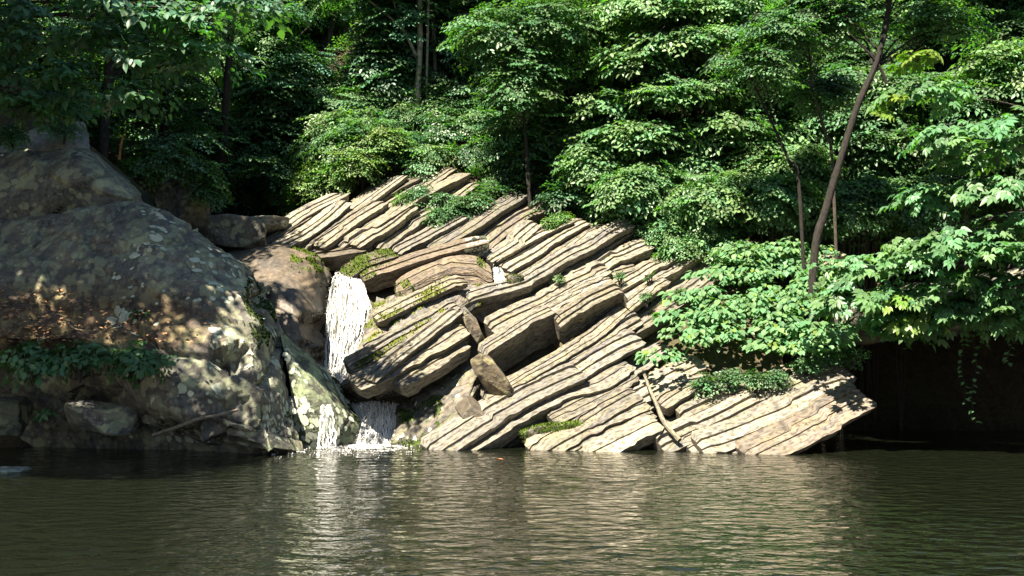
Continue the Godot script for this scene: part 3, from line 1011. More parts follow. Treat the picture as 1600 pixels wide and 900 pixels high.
	beds([
		[[[1040, 612], [1069, 590], [1110, 572]], 0.14, 0.5, TAN, 0.35, 3, 2],
		[[[1046, 640], [1085, 614], [1130, 600]], 0.14, 0.5, TAN, 0.35, 3, 2],
		[[[1078, 668], [1134, 640], [1188, 628]], 0.16, 0.5, TAN, 0.4, 3, 2],
		[[[1047, 711], [1098, 689], [1157, 662], [1202, 638]], 0.18, 0.5, TAN, 0.45, 3, 2],
		[[[1089, 712], [1139, 688], [1220, 648], [1287, 616], [1346, 593]], 0.12, 0.7, TAN, 0.48, 3, 2],
		[[[1110, 715], [1161, 695], [1242, 662], [1308, 628], [1350, 612]], 0.14, 0.6, TAN, 0.52, 3, 2],
		[[[1133, 719], [1186, 703], [1238, 687], [1305, 662], [1350, 634]], 0.2, 0.6, TAN * 0.75, 0.62, 3, 3],
		[[[1188, 730], [1238, 706], [1270, 690], [1310, 667], [1345, 648], [1378, 632]], 0.12, 0.7, BROWN * 1.3, 0.75, 3, 2]], low)
	# slabs by the falls, each one liftable
	var h := thing("rock_slab", "long flat-topped slab with pale lichened right end above the falls", "rock slab")
	var mb := slab(edge_of([[570, 439], [622, 420], [662, 406], [724, 389], [766, 379]], 0.75), 0.42, 0.36, 0.6, Vector3(0.1, 0.42, -0.9), DOWNDIR, 2, 2, BROWN * 1.15, 3.3, 0.2, 0.12, 0.7)
	part("slab", mb.mesh(), M.strata, h)
	moss(mb, 5000.0, "long_slab", h, Color(0.02, 0.035, 0.006), Color(0.06, 0.085, 0.016))
	lichen(mb, 160.0, "slab_end_lichen", h, 0.03, 0.10)
	h = thing("rock_slab", "moss-topped dark slab beside the lip of the upper fall", "rock slab")
	mb = slab(edge_of([[546, 434], [580, 414], [624, 400]], 0.6), 0.34, 0.3, 0.6, Vector3(0.1, 0.5, -0.85), DOWNDIR, 2, 2, DARK, 8.3, 0.15, 0.2, 0.7)
	part("slab", mb.mesh(), M.strata, h)
	moss(mb, 6000.0, "top", h, Color(0.02, 0.035, 0.006), Color(0.06, 0.085, 0.016))
	h = thing("rock_slab", "dark undercut slab at the foot of the pale upper ledge", "rock slab")
	mb = slab(edge_of([[470, 408], [520, 400], [572, 391]], 0.35), 0.5, 0.4, 0.7, Vector3(0.1, 0.4, -0.9), DOWNDIR, 2, 3, DARK, 12.3, 0.2, 0.2, 0.8)
	part("slab", mb.mesh(), M.strata, h)
	h = thing("rock_slab", "rounded brown slab just below the long flat-topped slab", "rock slab")
	mb = slab(edge_of([[618, 456], [662, 434], [706, 416], [746, 420], [770, 436]], 0.75), 0.36, 0.3, 0.6, Vector3(0.05, 0.5, -0.86), Vector3(0, -1, 0.15), 2, 2, BROWN * 1.1, 15.3, 0.25, 0.25, 0.7)
	part("slab", mb.mesh(), M.strata, h)
	moss(mb, 6000.0, "brown_slab", h, Color(0.03, 0.05, 0.008), Color(0.075, 0.10, 0.018))
	# the mossy hump between the two falls
	h = thing("mossy_rock", "moss-streaked layered hump sloping down beside the main waterfall", "rock")
	var hump := rock_face([
		[[588, 462, 18.6], [640, 448, 18.7], [700, 436, 18.8], [745, 428, 18.9], [790, 450, 19.0], [800, 470, 19.2]],
		[[578, 488, 17.9], [632, 470, 17.9], [690, 455, 18.0], [740, 448, 18.2], [778, 460, 18.4], [800, 476, 18.8]],
		[[568, 520, 17.5], [625, 500, 17.5], [680, 480, 17.6], [730, 470, 17.8], [775, 468, 18.1], [795, 480, 18.6]],
		[[556, 556, 17.2], [610, 535, 17.1], [660, 510, 17.2], [715, 488, 17.4], [745, 482, 17.9], [770, 490, 18.4]],
		[[545, 590, 17.1], [590, 570, 16.9], [640, 545, 16.9], [690, 515, 17.1], [722, 498, 17.6], [745, 500, 18.2]],
		[[530, 606, 17.1], [580, 600, 16.8], [630, 590, 16.9], [680, 560, 17.1], [715, 530, 17.6], [735, 520, 18.2]],
		[[530, 625, 17.6], [580, 628, 17.5], [630, 625, 17.5], [670, 600, 17.6], [705, 560, 17.9], [730, 540, 18.3]]], 70, 60, 1.2, 0.06, 0.05, GREY * 0.75, [], 5.0, "", 0.05)
	part("rock", hump.mesh(), M.strata, h)
	moss(hump, 5200.0, "hump", h, Color(0.05, 0.07, 0.008), Color(0.10, 0.12, 0.02))
	var on_hump := beds([
		[[[591, 503], [658, 472], [713, 446], [735, 446]], 0.1, 0.4, TAN * 0.85, 1.05, 3, 2],
		[[[577, 548], [622, 528], [660, 508], [700, 488]], 0.1, 0.3, GREY, 1.05, 3, 2],
		[[[556, 583], [600, 560], [645, 532], [690, 508], [724, 484]], 0.16, 0.4, GREY * 1.1, 1.0, 4, 2]], h)
	for m in on_hump: moss(m, 5200.0, "hump", h, Color(0.04, 0.055, 0.008), Color(0.10, 0.12, 0.02))
	# blade-shaped slabs
	h = thing("rock_slab", "blade-like split slabs with broken upright end above the lower fall", "rock slab")
	beds([
		[[[590, 596], [640, 556], [690, 518], [728, 486]], 0.16, 0.5, TAN * 0.9, 1.15, 3, 3],
		[[[569, 610], [615, 588], [658, 566], [700, 540], [738, 516]], 0.3, 0.6, TAN * 0.8, 1.05, 3, 3],
		[[[630, 606], [690, 574], [740, 541]], 0.16, 0.5, TAN * 0.9, 1.0, 2, 2]], h)
	var end := stone(H(742, 516, 1.0), Vector3(0.11, 0.32, 0.22), Basis(Vector3.BACK, 0.42), 8, 20, 0.04, BROWN * 1.5, 71)
	part("slab_end", end.mesh(), M.boulder, h)
	# the sloping block at the pool
	h = thing("rock_block", "smooth grey sloping block with mossy foot standing in the pool", "rock")
	var blk := rock_face([
		[[622, 628, 17.6], [660, 604, 17.4], [700, 580, 17.4], [744, 550, 17.5], [760, 552, 17.9]],
		[[620, 640, 16.9], [660, 616, 16.8], [705, 590, 16.8], [748, 562, 16.9], [772, 580, 17.4]],
		[[620, 660, 16.5], [665, 640, 16.4], [710, 622, 16.4], [745, 605, 16.5], [765, 620, 17.2]],
		[[612, 690, 16.3], [660, 680, 16.1], [705, 668, 16.1], [732, 652, 16.2], [750, 660, 17.0]],
		[[606, 720, 16.3], [660, 722, 16.0], [700, 722, 16.0], [722, 715, 16.1], [740, 715, 16.9]]], 60, 50, 0.9, 0.035, 0.03, GREY * 0.7, [], 9.0, "", 0.03)
	part("rock", blk.mesh(), M.strata_lichen, h)
	lichen(blk, 30.0, "everywhere", h, 0.02, 0.06)
	moss(blk, 5000.0, "block", h, Color(0.02, 0.035, 0.008), Color(0.08, 0.13, 0.02))
	h = thing("rock_block", "brown wedge-shaped stone leaning at the end of the grey block", "rock")
	end = stone(H(768, 588, 0.65), Vector3(0.2, 0.46, 0.32), Basis(Vector3.BACK, 0.62), 7, 26, 0.035, BROWN * 1.5, 172)
	part("rock", end.mesh(), M.boulder, h)
	h = thing("rock_block", "dark wet stone in the cleft between grey block and layered face", "rock")
	end = stone(H(748, 655, 0.2), Vector3(0.2, 0.5, 0.3), Basis(Vector3.BACK, 0.7), 8, 24, 0.05, DARK, 173)
	part("rock", end.mesh(), M.smooth, h)
	h = thing("rock_block", "dark stone with brown litter behind the lip of lower fall", "rock")
	end = stone(P(600, 612, 17.9), Vector3(0.75, 0.28, 0.5), Basis(Vector3.BACK, 0.2), 6, 16, 0.04, DARK, 74)
	part("rock", end.mesh(), M.smooth, h)
	h = thing("mossy_rock", "small mossy stone beside the thin side trickle", "rock")
	end = stone(H(806, 440, 0.65), Vector3(0.16, 0.13, 0.16), Basis.IDENTITY, 4, 14, 0.02, DARK, 75)
	part("rock", end.mesh(), M.smooth, h)
	moss(end, 9000.0, "any_up", h, Color(0.02, 0.04, 0.006), Color(0.08, 0.13, 0.02), 0.022)
	h = thing("mossy_rock", "moss-covered low stone at waterline below grey layered face", "rock")
	end = stone(P(868, 678, 15.85), Vector3(0.62, 0.16, 0.25), Basis(Vector3.BACK, 0.1), 5, 18, 0.05, DARK, 76)
	part("rock", end.mesh(), M.smooth, h)
	moss(end, 9000.0, "all_up2", h, Color(0.015, 0.028, 0.006), Color(0.06, 0.095, 0.015), 0.03)
	h = thing("mossy_rock", "bright mossy bed at the back of the shaded hollow", "rock")
	mb = slab(edge_of([[790, 512], [825, 480], [860, 456]], 0.2), 0.14, 0.14, 0.4, BACKDIR, DOWNDIR, 2, 2, DARK, 18.3, 0.3, 0.3)
	part("slab", mb.mesh(), M.strata, h)
	moss(mb, 6000.0, "any_up3", h, Color(0.03, 0.06, 0.008), Color(0.07, 0.10, 0.016))

func build_boulders() -> void:
	var h := thing("boulder", "huge lichen-spotted grey boulder filling the left bank of pool", "boulder")
	var mb := rock_face([
		[[-170, 372, 18.2], [0, 365, 18.1], [130, 345, 18.0], [235, 348, 17.8], [325, 400, 17.6], [385, 440, 17.4], [412, 470, 17.4]],
		[[-170, 352, 16.8], [0, 345, 16.7], [130, 326, 16.6], [235, 330, 16.5], [328, 384, 16.3], [388, 425, 16.3], [420, 462, 16.7]],
		[[-170, 400, 15.9], [0, 395, 15.8], [120, 380, 15.6], [230, 388, 15.5], [322, 428, 15.4], [397, 470, 15.5], [440, 522, 16.3]],
		[[-170, 452, 15.2], [0, 445, 15.0], [110, 448, 14.9], [220, 460, 14.8], [315, 490, 14.8], [402, 530, 15.0], [452, 575, 16.0]],
		[[-170, 516, 14.4], [0, 516, 14.2], [110, 518, 14.2], [220, 530, 14.3], [312, 552, 14.4], [402, 582, 14.6], [460, 618, 15.7]],
		[[-170, 540, 14.4], [0, 540, 14.3], [100, 548, 14.3], [200, 572, 14.3], [300, 610, 14.2], [402, 634, 14.4], [468, 658, 15.5]],
		[[-170, 590, 15.0], [0, 600, 15.0], [100, 612, 14.9], [200, 636, 14.6], [300, 655, 14.2], [398, 676, 14.2], [474, 692, 15.4]],
		[[-170, 660, 15.8], [0, 665, 15.8], [100, 668, 15.7], [200, 672, 15.4], [300, 682, 15.0], [395, 694, 14.7], [472, 700, 15.4]],
		[[-170, 740, 16.0], [0, 740, 16.0], [100, 740, 15.9], [200, 740, 15.6], [300, 740, 15.2], [395, 735, 14.9], [472, 730, 15.4]]],
		190, 160, 2.2, 0.10, 0.06, Color(0.36, 0.34, 0.30),
		[[368, 558, 0.26, 0.35], [345, 556, 0.2, 0.3], [372, 640, 0.25, 0.12], [335, 648, 0.3, 0.1], [405, 470, 0.25, 0.12], [60, 560, 0.5, 0.15], [150, 620, 0.4, 0.2]], 1.0, "boulder")
	part("rock", mb.mesh(), M.boulder, h)
	moss(mb, 5000.0, "boulder", h, Color(0.02, 0.035, 0.012), Color(0.07, 0.11, 0.03))
	lichen(mb, 75.0, "boulder_lichen", h, 0.025, 0.11)
	h = thing("boulder", "dark angular boulder resting on top of the huge one", "boulder")
	mb = rock_face([
		[[-120, 230, 18.6], [0, 226, 18.5], [70, 222, 18.5], [140, 226, 18.6], [200, 275, 18.7]],
		[[-120, 248, 17.6], [0, 246, 17.5], [70, 236, 17.4], [140, 240, 17.4], [215, 296, 17.8]],
		[[-120, 300, 17.0], [0, 296, 16.9], [80, 285, 16.8], [160, 286, 16.9], [230, 316, 17.5]],
		[[-120, 350, 16.9], [0, 345, 16.8], [90, 335, 16.8], [170, 322, 16.9], [236, 328, 17.4]],
		[[-120, 390, 17.2], [0, 385, 17.1], [90, 375, 17.1], [170, 360, 17.1], [230, 350, 17.5]]], 70, 50, 1.6, 0.07, 0.06, Color(0.36, 0.34, 0.30), [], 2.0)
	part("rock", mb.mesh(), M.boulder, h)
	h = thing("boulder", "pale flat-topped stone on the dark boulder under the leaves", "boulder")
	mb = rock_face([
		[[-40, 210, 18.9], [30, 195, 18.9], [90, 186, 18.9], [132, 190, 19.0]],
		[[-40, 222, 18.4], [30, 212, 18.2], [90, 202, 18.2], [138, 208, 18.3]],
		[[-40, 240, 17.9], [35, 238, 17.7], [90, 230, 17.7], [140, 230, 17.9]],
		[[-40, 268, 18.1], [35, 262, 17.9], [90, 256, 17.9], [138, 252, 18.1]]], 50, 34, 1.0, 0.04, 0.03, Color(0.36, 0.34, 0.30), [], 3.0)
	part("rock", mb.mesh(), M.smooth, h)
	h = thing("boulder", "lichened rounded rock in shade behind the huge boulder", "boulder")
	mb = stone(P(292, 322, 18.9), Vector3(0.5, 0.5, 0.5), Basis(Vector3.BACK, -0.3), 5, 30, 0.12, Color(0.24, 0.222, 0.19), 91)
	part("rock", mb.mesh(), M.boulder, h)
	h = thing("boulder", "low dark rock lying upstream of the smooth chute", "boulder")
	mb = stone(P(362, 366, 19.4), Vector3(0.75, 0.36, 0.6), Basis(Vector3.UP, 0.2), 7, 22, 0.06, Color(0.28, 0.26, 0.22), 82)
	part("rock", mb.mesh(), M.boulder, h)
	h = thing("boulder", "mottled small rock at the bend of the upper stream", "boulder")
	mb = stone(P(418, 352, 20.6), Vector3(0.5, 0.22, 0.4), Basis(Vector3.UP, 0.9), 7, 18, 0.05, Color(0.36, 0.32, 0.27), 83)
	part("rock", mb.mesh(), M.boulder, h)
	h = thing("boulder", "water-smoothed brown rock hollowed by the chute beside the fall", "boulder")
	mb = rock_face([
		[[350, 388, 19.6], [400, 382, 19.6], [450, 384, 19.6], [495, 402, 19.6], [518, 432, 19.7]],
		[[352, 400, 18.5], [400, 392, 18.5], [450, 396, 18.5], [492, 412, 18.6], [516, 438, 19.0]],
		[[370, 425, 17.8], [410, 420, 17.7], [455, 425, 17.7], [490, 440, 17.9], [514, 462, 18.6]],
		[[400, 460, 17.2], [430, 460, 17.1], [465, 464, 17.1], [492, 478, 17.4], [513, 500, 18.3]],
		[[420, 500, 16.9], [445, 505, 16.8], [470, 512, 16.8], [495, 525, 17.2], [510, 545, 18.0]],
		[[438, 545, 16.7], [458, 552, 16.6], [480, 560, 16.7], [498, 575, 17.1], [512, 592, 17.6]],
		[[450, 600, 16.8], [470, 605, 16.8], [490, 612, 16.9], [505, 620, 17.2], [520, 630, 17.5]]], 70, 70, 1.2, 0.05, 0.03, Color(0.15, 0.122, 0.095),
		[[492, 515, 0.26, 0.18], [486, 555, 0.24, 0.16]], 6.0, "", 0.02)
	part("rock", mb.mesh(), M.smooth, h)
	moss(mb, 5000.0, "chute", h, Color(0.02, 0.035, 0.006), Color(0.09, 0.13, 0.02))
	h = thing("boulder", "pale green lichen-coated slab between boulder and lower fall", "boulder")
	mb = rock_face([
		[[436, 512, 16.6], [452, 530, 16.5], [480, 552, 16.6], [508, 578, 16.8], [528, 598, 17.0]],
		[[438, 522, 16.2], [456, 548, 16.1], [486, 576, 16.2], [516, 604, 16.4], [540, 622, 16.8]],
		[[446, 560, 15.9], [466, 590, 15.8], [494, 614, 15.9], [524, 634, 16.1], [552, 646, 16.6]],
		[[452, 610, 15.8], [474, 632, 15.7], [500, 650, 15.8], [528, 660, 16.0], [560, 664, 16.5]],
		[[458, 660, 15.8], [480, 672, 15.7], [504, 680, 15.8], [530, 684, 16.0], [556, 684, 16.4]],
		[[460, 725, 15.9], [480, 725, 15.9], [504, 725, 16.0], [530, 722, 16.1], [552, 718, 16.4]]], 56, 60, 0.9, 0.03, 0.02, Color(0.32, 0.34, 0.27),
		[[505, 560, 0.12, 0.06]], 7.0)
	part("rock", mb.mesh(), M.pale, h)
	moss(mb, 5000.0, "pale_edge", h, Color(0.015, 0.03, 0.006), Color(0.08, 0.12, 0.02))
	lichen(mb, 130.0, "everywhere", h, 0.03, 0.12)
	# low rocks under the overhang of the huge boulder
	h = thing("boulder", "pale wedge-shaped rock in the dark recess below left shrubs", "boulder")
	mb = stone(P(165, 650, 14.9), Vector3(0.62, 0.26, 0.4), Basis(Vector3.BACK, -0.2), 6, 20, 0.04, Color(0.4, 0.39, 0.36), 84)
	part("rock", mb.mesh(), M.boulder, h)
	h = thing("boulder", "rounded mossy rock at the left edge above the water", "boulder")
	mb = stone(P(-5, 650, 14.6), Vector3(0.42, 0.34, 0.4), Basis.IDENTITY, 6, 20, 0.04, Color(0.27, 0.26, 0.2), 85)
	part("rock", mb.mesh(), M.boulder, h)
	h = thing("boulder", "small pale stone breaking the water in the lower left corner", "boulder")
	mb = stone(P(12, 742, 12.6), Vector3(0.26, 0.1, 0.24), Basis.IDENTITY, 5, 16, 0.02, Color(0.45, 0.45, 0.43), 86)
	part("rock", mb.mesh(), M.boulder, h)
	# the shaded hollow on the right and the bank that roofs it
	h = thing("overhanging_bank", "dark overhanging rock bank roofing the hollow under hanging leaves", "rock bank")
	mb = stone(Vector3(9.6, 2.55, -19.4), Vector3(4.6, 0.6, 3.6), Basis(Vector3.BACK, 0.1), 8, 34, 0.18, Color(0.26, 0.24, 0.21), 87)
	part("rock", mb.mesh(), M.boulder, h)

func build_ground() -> void:
	var mb := MB.new()
	var nx := 130
	var nz := 150
	for j in nz + 1:
		var z := 6.0 - (j / float(nz)) * 16.0 - pow(j / float(nz), 2.2) * 62.0
		for i in nx + 1:
			var f := i / float(nx) * 2.0 - 1.0
			var x := f * 12.0 + f * f * f * 26.0
			var y := ground(x, z)
			var e := 0.1
			var n := Vector3(ground(x - e, z) - ground(x + e, z), 2.0 * e, ground(x, z - e) - ground(x, z + e)).normalized()
			var k := 0.5 + 0.5 * na.get_noise_2d(x * 7.0 + 90.0, z * 7.0)
			var c := Color(0.12, 0.085, 0.055).lerp(Color(0.06, 0.06, 0.03), k)
			if y < 0.05: c = Color(0.06, 0.055, 0.035).lerp(Color(0.04, 0.04, 0.025), k)
			mb.vert(Vector3(x, y, z), n, Vector2(x, z), c)
	for j in nz:
		for i in nx:
			var q := j * (nx + 1) + i
			mb.quad(q, q + 1, q + nx + 2, q + nx + 1)
	structure("ground", mb.mesh(), M.litter)

func build_pool() -> void:
	var mb := MB.new()
	var nx := 300
	var nz := 420
	for j in nz + 1:
		var z := -1.0 - 18.6 * j / float(nz)
		for i in nx + 1:
			var x := -15.0 + 30.0 * i / float(nx)
			var near_fall := 1.0 / (1.0 + pow(Vector2(x + 2.3, z + 15.9).length() / 2.0, 2.0))
			var patch := 0.35 + 0.9 * smoothstep(-0.35, 0.45, nc.get_noise_2d(x * 5.0, z * 9.0))
			var y := patch * (0.007 * na.get_noise_2d(x * 30.0, z * 52.0) + 0.003 * nb.get_noise_2d(x * 75.0, z * 140.0)) + 0.03 * near_fall * nb.get_noise_2d(x * 40.0, z * 60.0) * 0.4
			mb.vert(Vector3(x, y, z), Vector3.UP, Vector2(x / 3.4, z / 2.2), Color.WHITE)
	for j in nz + 1:
		for i in nx + 1:
			var q := j * (nx + 1) + i
			var dx := mb.v[q + (1 if i < nx else 0)] - mb.v[q - (1 if i > 0 else 0)]
			var dz := mb.v[q + (nx + 1 if j < nz else 0)] - mb.v[q - (nx + 1 if j > 0 else 0)]
			var n := dx.cross(dz).normalized()
			mb.n[q] = n if n.y > 0.0 else -n
	for j in nz:
		for i in nx:
			var q := j * (nx + 1) + i
			mb.quad(q, q + 1, q + nx + 2, q + nx + 1)
	structure("pool_water", mb.mesh(), M.water)

func build_falls() -> void:
	var w := thing("waterfall", "main white waterfall plunging between chute rock and mossy hump", "waterfall")
	falling_water([[530, 566, 422, 20.6], [524, 562, 428, 19.7], [519, 566, 438, 19.0], [514, 574, 460, 18.5], [510, 581, 490, 18.15], [508, 572, 525, 17.85], [507, 560, 560, 17.6], [512, 546, 585, 17.45], [524, 536, 606, 17.35]], 80, 150, -0.12, 0.8, 2000, w, 0.10, 4.0)
	w = thing("waterfall", "short white lower fall spilling into the pool", "waterfall")
	falling_water([[550, 626, 624, 17.6], [548, 624, 632, 17.2], [556, 620, 650, 16.85], [552, 618, 672, 16.6], [546, 622, 692, 16.45], [540, 626, 702, 16.4]], 84, 90, 0.03, 0.05, 1900, w, 0.08, 9.0)
	w = thing("waterfall", "thin trickle down the front of the pale lichened slab", "waterfall")
	falling_water([[503, 518, 632, 15.8], [500, 522, 650, 15.62], [498, 524, 675, 15.58], [496, 526, 700, 15.6]], 24, 60, 0.2, 0.0, 90, w, 0.03, 14.0)
	w = thing("waterfall", "narrow side trickle right of the lichened slab end", "waterfall")
	falling_water([[770, 784, 418, 18.75], [772, 787, 432, 18.5], [776, 792, 448, 18.3], [780, 796, 462, 18.2]], 24, 50, 0.1, 0.0, 130, w, 0.03, 19.0)
	# foam where the falls enter the pool
	var mb := MB.new()
	for k in 8000:
		var px := rng.randf_range(425, 660)
		var away := absf(rng.randfn()) * 8.0
		var py := 690.0 + away + maxf(0.0, (510.0 - px) * 0.16)
		var d := minf(1.4 / ((py - 560.0) / F + 0.0001), 16.6)
		var p := P(px, py, d)
		var mid := 1.0 - smoothstep(30.0, 95.0, absf(px - 560.0))
		var dens := na.get_noise_2d(p.x * 50.0, p.z * 110.0) + 0.75 * mid - 0.025 * away - 0.05
		if dens < rng.randf() * 0.5: continue
		var g := rng.randf_range(0.35, 0.65)
		octa(mb, Vector3(p.x, 0.004, p.z), rng.randf_range(0.003, 0.012), Color(g, g, g))
	var f := part("foam", mb.mesh(), M.foam, self, "stuff")
	f.set_meta("label", "white foam floating where the lower fall meets the pool"); f.set_meta("category", "foam")

const BRIGHT := Color(0.12, 0.195, 0.085)
const MIDG := Color(0.085, 0.15, 0.065)
const COOL := Color(0.08, 0.15, 0.085)
const DEEP := Color(0.075, 0.135, 0.065)
const YELLOW := Color(0.13, 0.18, 0.03)

func build_trees() -> void:
	var g: Vector3
	# pale multi-stemmed tree upstream
	g = G(655, 200)
	var d := gd(655, 200)
	var t := thing("tree", "slender pale-barked tree with several upright stems behind upper ledge", "tree")
	var pale := Color(0.5, 0.44, 0.36)
	trunk([g - Vector3(0, 0.3, 0), P(653, 150, d), P(656, 60, d), P(655, -40, d), P(650, -150, d)], 0.085, 0.05, pale, t)
	trunk([g + Vector3(0.25, -0.3, 0), P(667, 150, d), P(668, 60, d - 0.1), P(672, -60, d)], 0.04, 0.025, pale * 0.8, t)
	trunk([g + Vector3(0.45, -0.3, -0.3), P(680, 130, d + 0.3), P(678, 60, d + 0.3), P(668, -60, d + 0.4)], 0.06, 0.04, pale * 0.35, t)
	trunk([P(651, 90, d), P(632, 50, d - 0.1), P(610, 28, d - 0.2), P(578, 2, d - 0.3), P(540, -30, d - 0.4)], 0.045, 0.015, pale, t, "branch")
	trunk([P(632, 50, d - 0.1), P(620, 20, d - 0.1), P(612, -10, d - 0.1)], 0.03, 0.012, pale, t, "branch")
	crown([[P(660, -70, d), Vector3(2.6, 1.4, 2.0), 260], [P(560, -30, d), Vector3(1.6, 0.7, 1.2), 90]], "beech", MIDG, 0.9, g, t)
	g = G(632, 195)
	d = gd(632, 195)
	t = thing("dead_stem", "thin bare leaning stem left of the pale multi-stemmed tree", "dead tree")
	trunk([g - Vector3(0, 0.2, 0), P(625, 150, d), P(600, 115, d), P(586, 80, d), P(572, 55, d)], 0.035, 0.012, pale * 0.6, t)
	trunk([P(600, 115, d), P(590, 105, d), P(588, 92, d)], 0.015, 0.006, pale * 0.6, t, "branch")
	t = thing("fallen_log", "dark fallen log lying behind the pale multi-stemmed tree", "log")
	trunk([P(676, 147, d + 0.3), P(700, 156, d + 0.2), P(730, 156, d), P(765, 146, d)], 0.10, 0.06, BARK * 0.6, t)
	# sapling
	g = G(828, 305)
	d = gd(828, 305) - 0.8
	g = P(828, 308, d)
	tree("sapling", "dark slim sapling standing on the slope above grey weathered beds", [g - Vector3(0, 0.2, 0), P(823, 240, d), P(818, 180, d), P(815, 110, d), P(812, 40, d)], 0.045, 0.02, DARKBARK, [[P(815, 130, d), Vector3(1.1, 0.9, 0.9), 130], [P(770, 60, d), Vector3(1.2, 0.8, 0.9), 110], [P(860, 40, d), Vector3(1.1, 0.9, 0.9), 110]], "beech", MIDG, 0.85)
	# big bright tree
	g = G(1075, 335)
	d = gd(1075, 335) + 0.6
	tree("broadleaf_tree", "bright sunlit tree with tiered leafy boughs over the rock face", [g - Vector3(0, 0.3, 0), P(1080, 250, d), P(1085, 150, d + 0.1), P(1075, 40, d + 0.2), P(1060, -90, d + 0.2)], 0.09, 0.05, DARKBARK, [
		[P(1000, 215, d - 0.6), Vector3(1.3, 0.30, 0.9), 120], [P(1060, 150, d - 0.7), Vector3(1.4, 0.32, 1.0), 130], [P(1130, 205, d - 0.6), Vector3(1.2, 0.35, 1.0), 120],
		[P(1000, 100, d - 0.4), Vector3(1.2, 0.32, 1.0), 110], [P(1090, 70, d - 0.7), Vector3(1.5, 0.34, 1.0), 130], [P(1170, 120, d - 0.4), Vector3(1.1, 0.35, 1.0), 100],
		[P(1030, 20, d - 0.4), Vector3(1.5, 0.34, 1.0), 130], [P(1150, 20, d - 0.3), Vector3(1.4, 0.4, 1.0), 120], [P(960, 165, d - 0.2), Vector3(0.9, 0.3, 0.7), 70], [P(1060, 275, d - 0.3), Vector3(1.1, 0.3, 0.8), 90], [P(1080, -60, d), Vector3(1.8, 0.5, 1.2), 120]], "beech", BRIGHT, 1.0, "", 2)
	for nb2 in [["bright leafy tree between the dark sapling and sunlit tiered tree", 930, 300, 935], ["bright leafy tree between sunlit tiered tree and leaning trunk", 1165, 300, 1140]]:
		g = G(nb2[1], nb2[2])
		d = gd(nb2[1], nb2[2]) + 0.6
		var cx: float = nb2[3]
		var bl2 := []
		for k in 9: bl2.append([P(cx + rng.randf_range(-85, 85), rng.randf_range(-40, 250), d + rng.randf_range(-0.4, 0.6)), Vector3(1.0, 0.4, 0.8), 95])
		tree("broadleaf_tree", nb2[0], [g - Vector3(0, 0.3, 0), P(cx, 180, d), P(cx + 8, 60, d), P(cx, -80, d)], 0.07, 0.03, DARKBARK, bl2, "beech", BRIGHT, 0.95, "", 1)
	# dark leaning tree
	g = G(1278, 368)
	d = 17.3
	g = P(1264, 560, 17.45)
	g.y = ground(g.x, g.z)
	t = tree("leaning_tree", "dark trunk leaning right with high leaves above the big bush", [g - Vector3(0.1, 0.3, 0), P(1270, 430, d), P(1290, 330, d), P(1312, 255, d), P(1340, 165, d), P(1372, 90, d), P(1390, 0, d), P(1385, -90, d)], 0.075, 0.04, DARKBARK, [[P(1390, -60, d), Vector3(1.6, 0.6, 1.0), 90], [P(1300, 30, d + 0.8), Vector3(1.0, 0.6, 0.8), 90], [P(1470, 40, d + 0.8), Vector3(1.0, 0.6, 0.8), 90]], "fine", MIDG, 1.1)
	trunk([P(1385, 130, d), P(1372, 100, d), P(1350, 75, d), P(1325, 50, d)], 0.03, 0.01, DARKBARK, t, "branch")
	# thin saplings
	g = G(1248, 298)
	d = 17.9
	g = P(1262, 420, 18.0)
	g.y = ground(g.x, g.z)
	tree("sapling", "thin dark sapling left of the leaning tree", [g - Vector3(0, 0.2, 0), P(1250, 310, d), P(1232, 250, d), P(1205, 190, d), P(1182, 140, d), P(1160, 90, d)], 0.035, 0.015, DARKBARK, [[P(1180, 110, d), Vector3(0.9, 0.5, 0.8), 70], [P(1220, 60, d), Vector3(0.9, 0.5, 0.8), 70]], "fine", MIDG, 1.1)
	g = G(1300, 262)
	d = 18.3
	g = P(1310, 400, 18.4)
	g.y = ground(g.x, g.z)
	tree("sapling", "slim curved sapling between leaning tree and bright tree", [g - Vector3(0, 0.2, 0), P(1302, 280, d), P(1290, 210, d), P(1270, 140, d), P(1262, 60, d), P(1245, -20, d)], 0.03, 0.018, BARK, [[P(1262, 30, d), Vector3(1.0, 0.6, 0.9), 80], [P(1290, 150, d + 0.4), Vector3(0.8, 0.5, 0.7), 70]], "fine", MIDG, 1.1)
	g = G(1432, 260)
	d = gd(1432, 260)
	tree("dark_tree", "forked black trunk in shade behind the hand-leaved branches", [g - Vector3(0, 0.3, 0), P(1432, 200, d), P(1438, 150, d), P(1430, 90, d), P(1420, 0, d), P(1415, -90, d)], 0.13, 0.08, DARKBARK, [[P(1440, 20, d), Vector3(1.7, 0.8, 1.3), 170], [P(1540, 60, d), Vector3(1.6, 0.8, 1.2), 150], [P(1500, 170, d + 0.3), Vector3(1.3, 0.6, 1.0), 110]], "fine", COOL, 1.15)
	# hand-leaved tree reaching in from the right
	t = thing("hand_leaved_tree", "low boughs of hand-shaped leaves hanging over the dark hollow", "tree")
	var base := Vector3(9.6, 3.6, -16.6)
	trunk([base, base + Vector3(-0.2, 1.3, 0.6), base + Vector3(-0.5, 2.6, 0.9), base + Vector3(-0.4, 4.6, 1.0)], 0.10, 0.05, DARKBARK, t)
	var boughs := [[1545, 480, 14.6], [1440, 460, 14.8], [1330, 470, 15.0], [1500, 380, 14.6], [1560, 300, 14.4], [1480, 220, 14.6], [1450, 150, 15.2], [1560, 400, 14.2], [1440, 400, 14.6], [1340, 420, 15.2], [1580, 200, 14.6], [1600, 350, 14.4], [1600, 450, 14.4], [1500, 440, 14.8], [1440, 390, 15.2], [1460, 310, 15.0], [1540, 240, 15.0], [1380, 470, 15.2], [1390, 505, 15.3], [1450, 505, 15.2], [1570, 500, 14.8], [1500, 490, 15.0]]
	var blobs := []
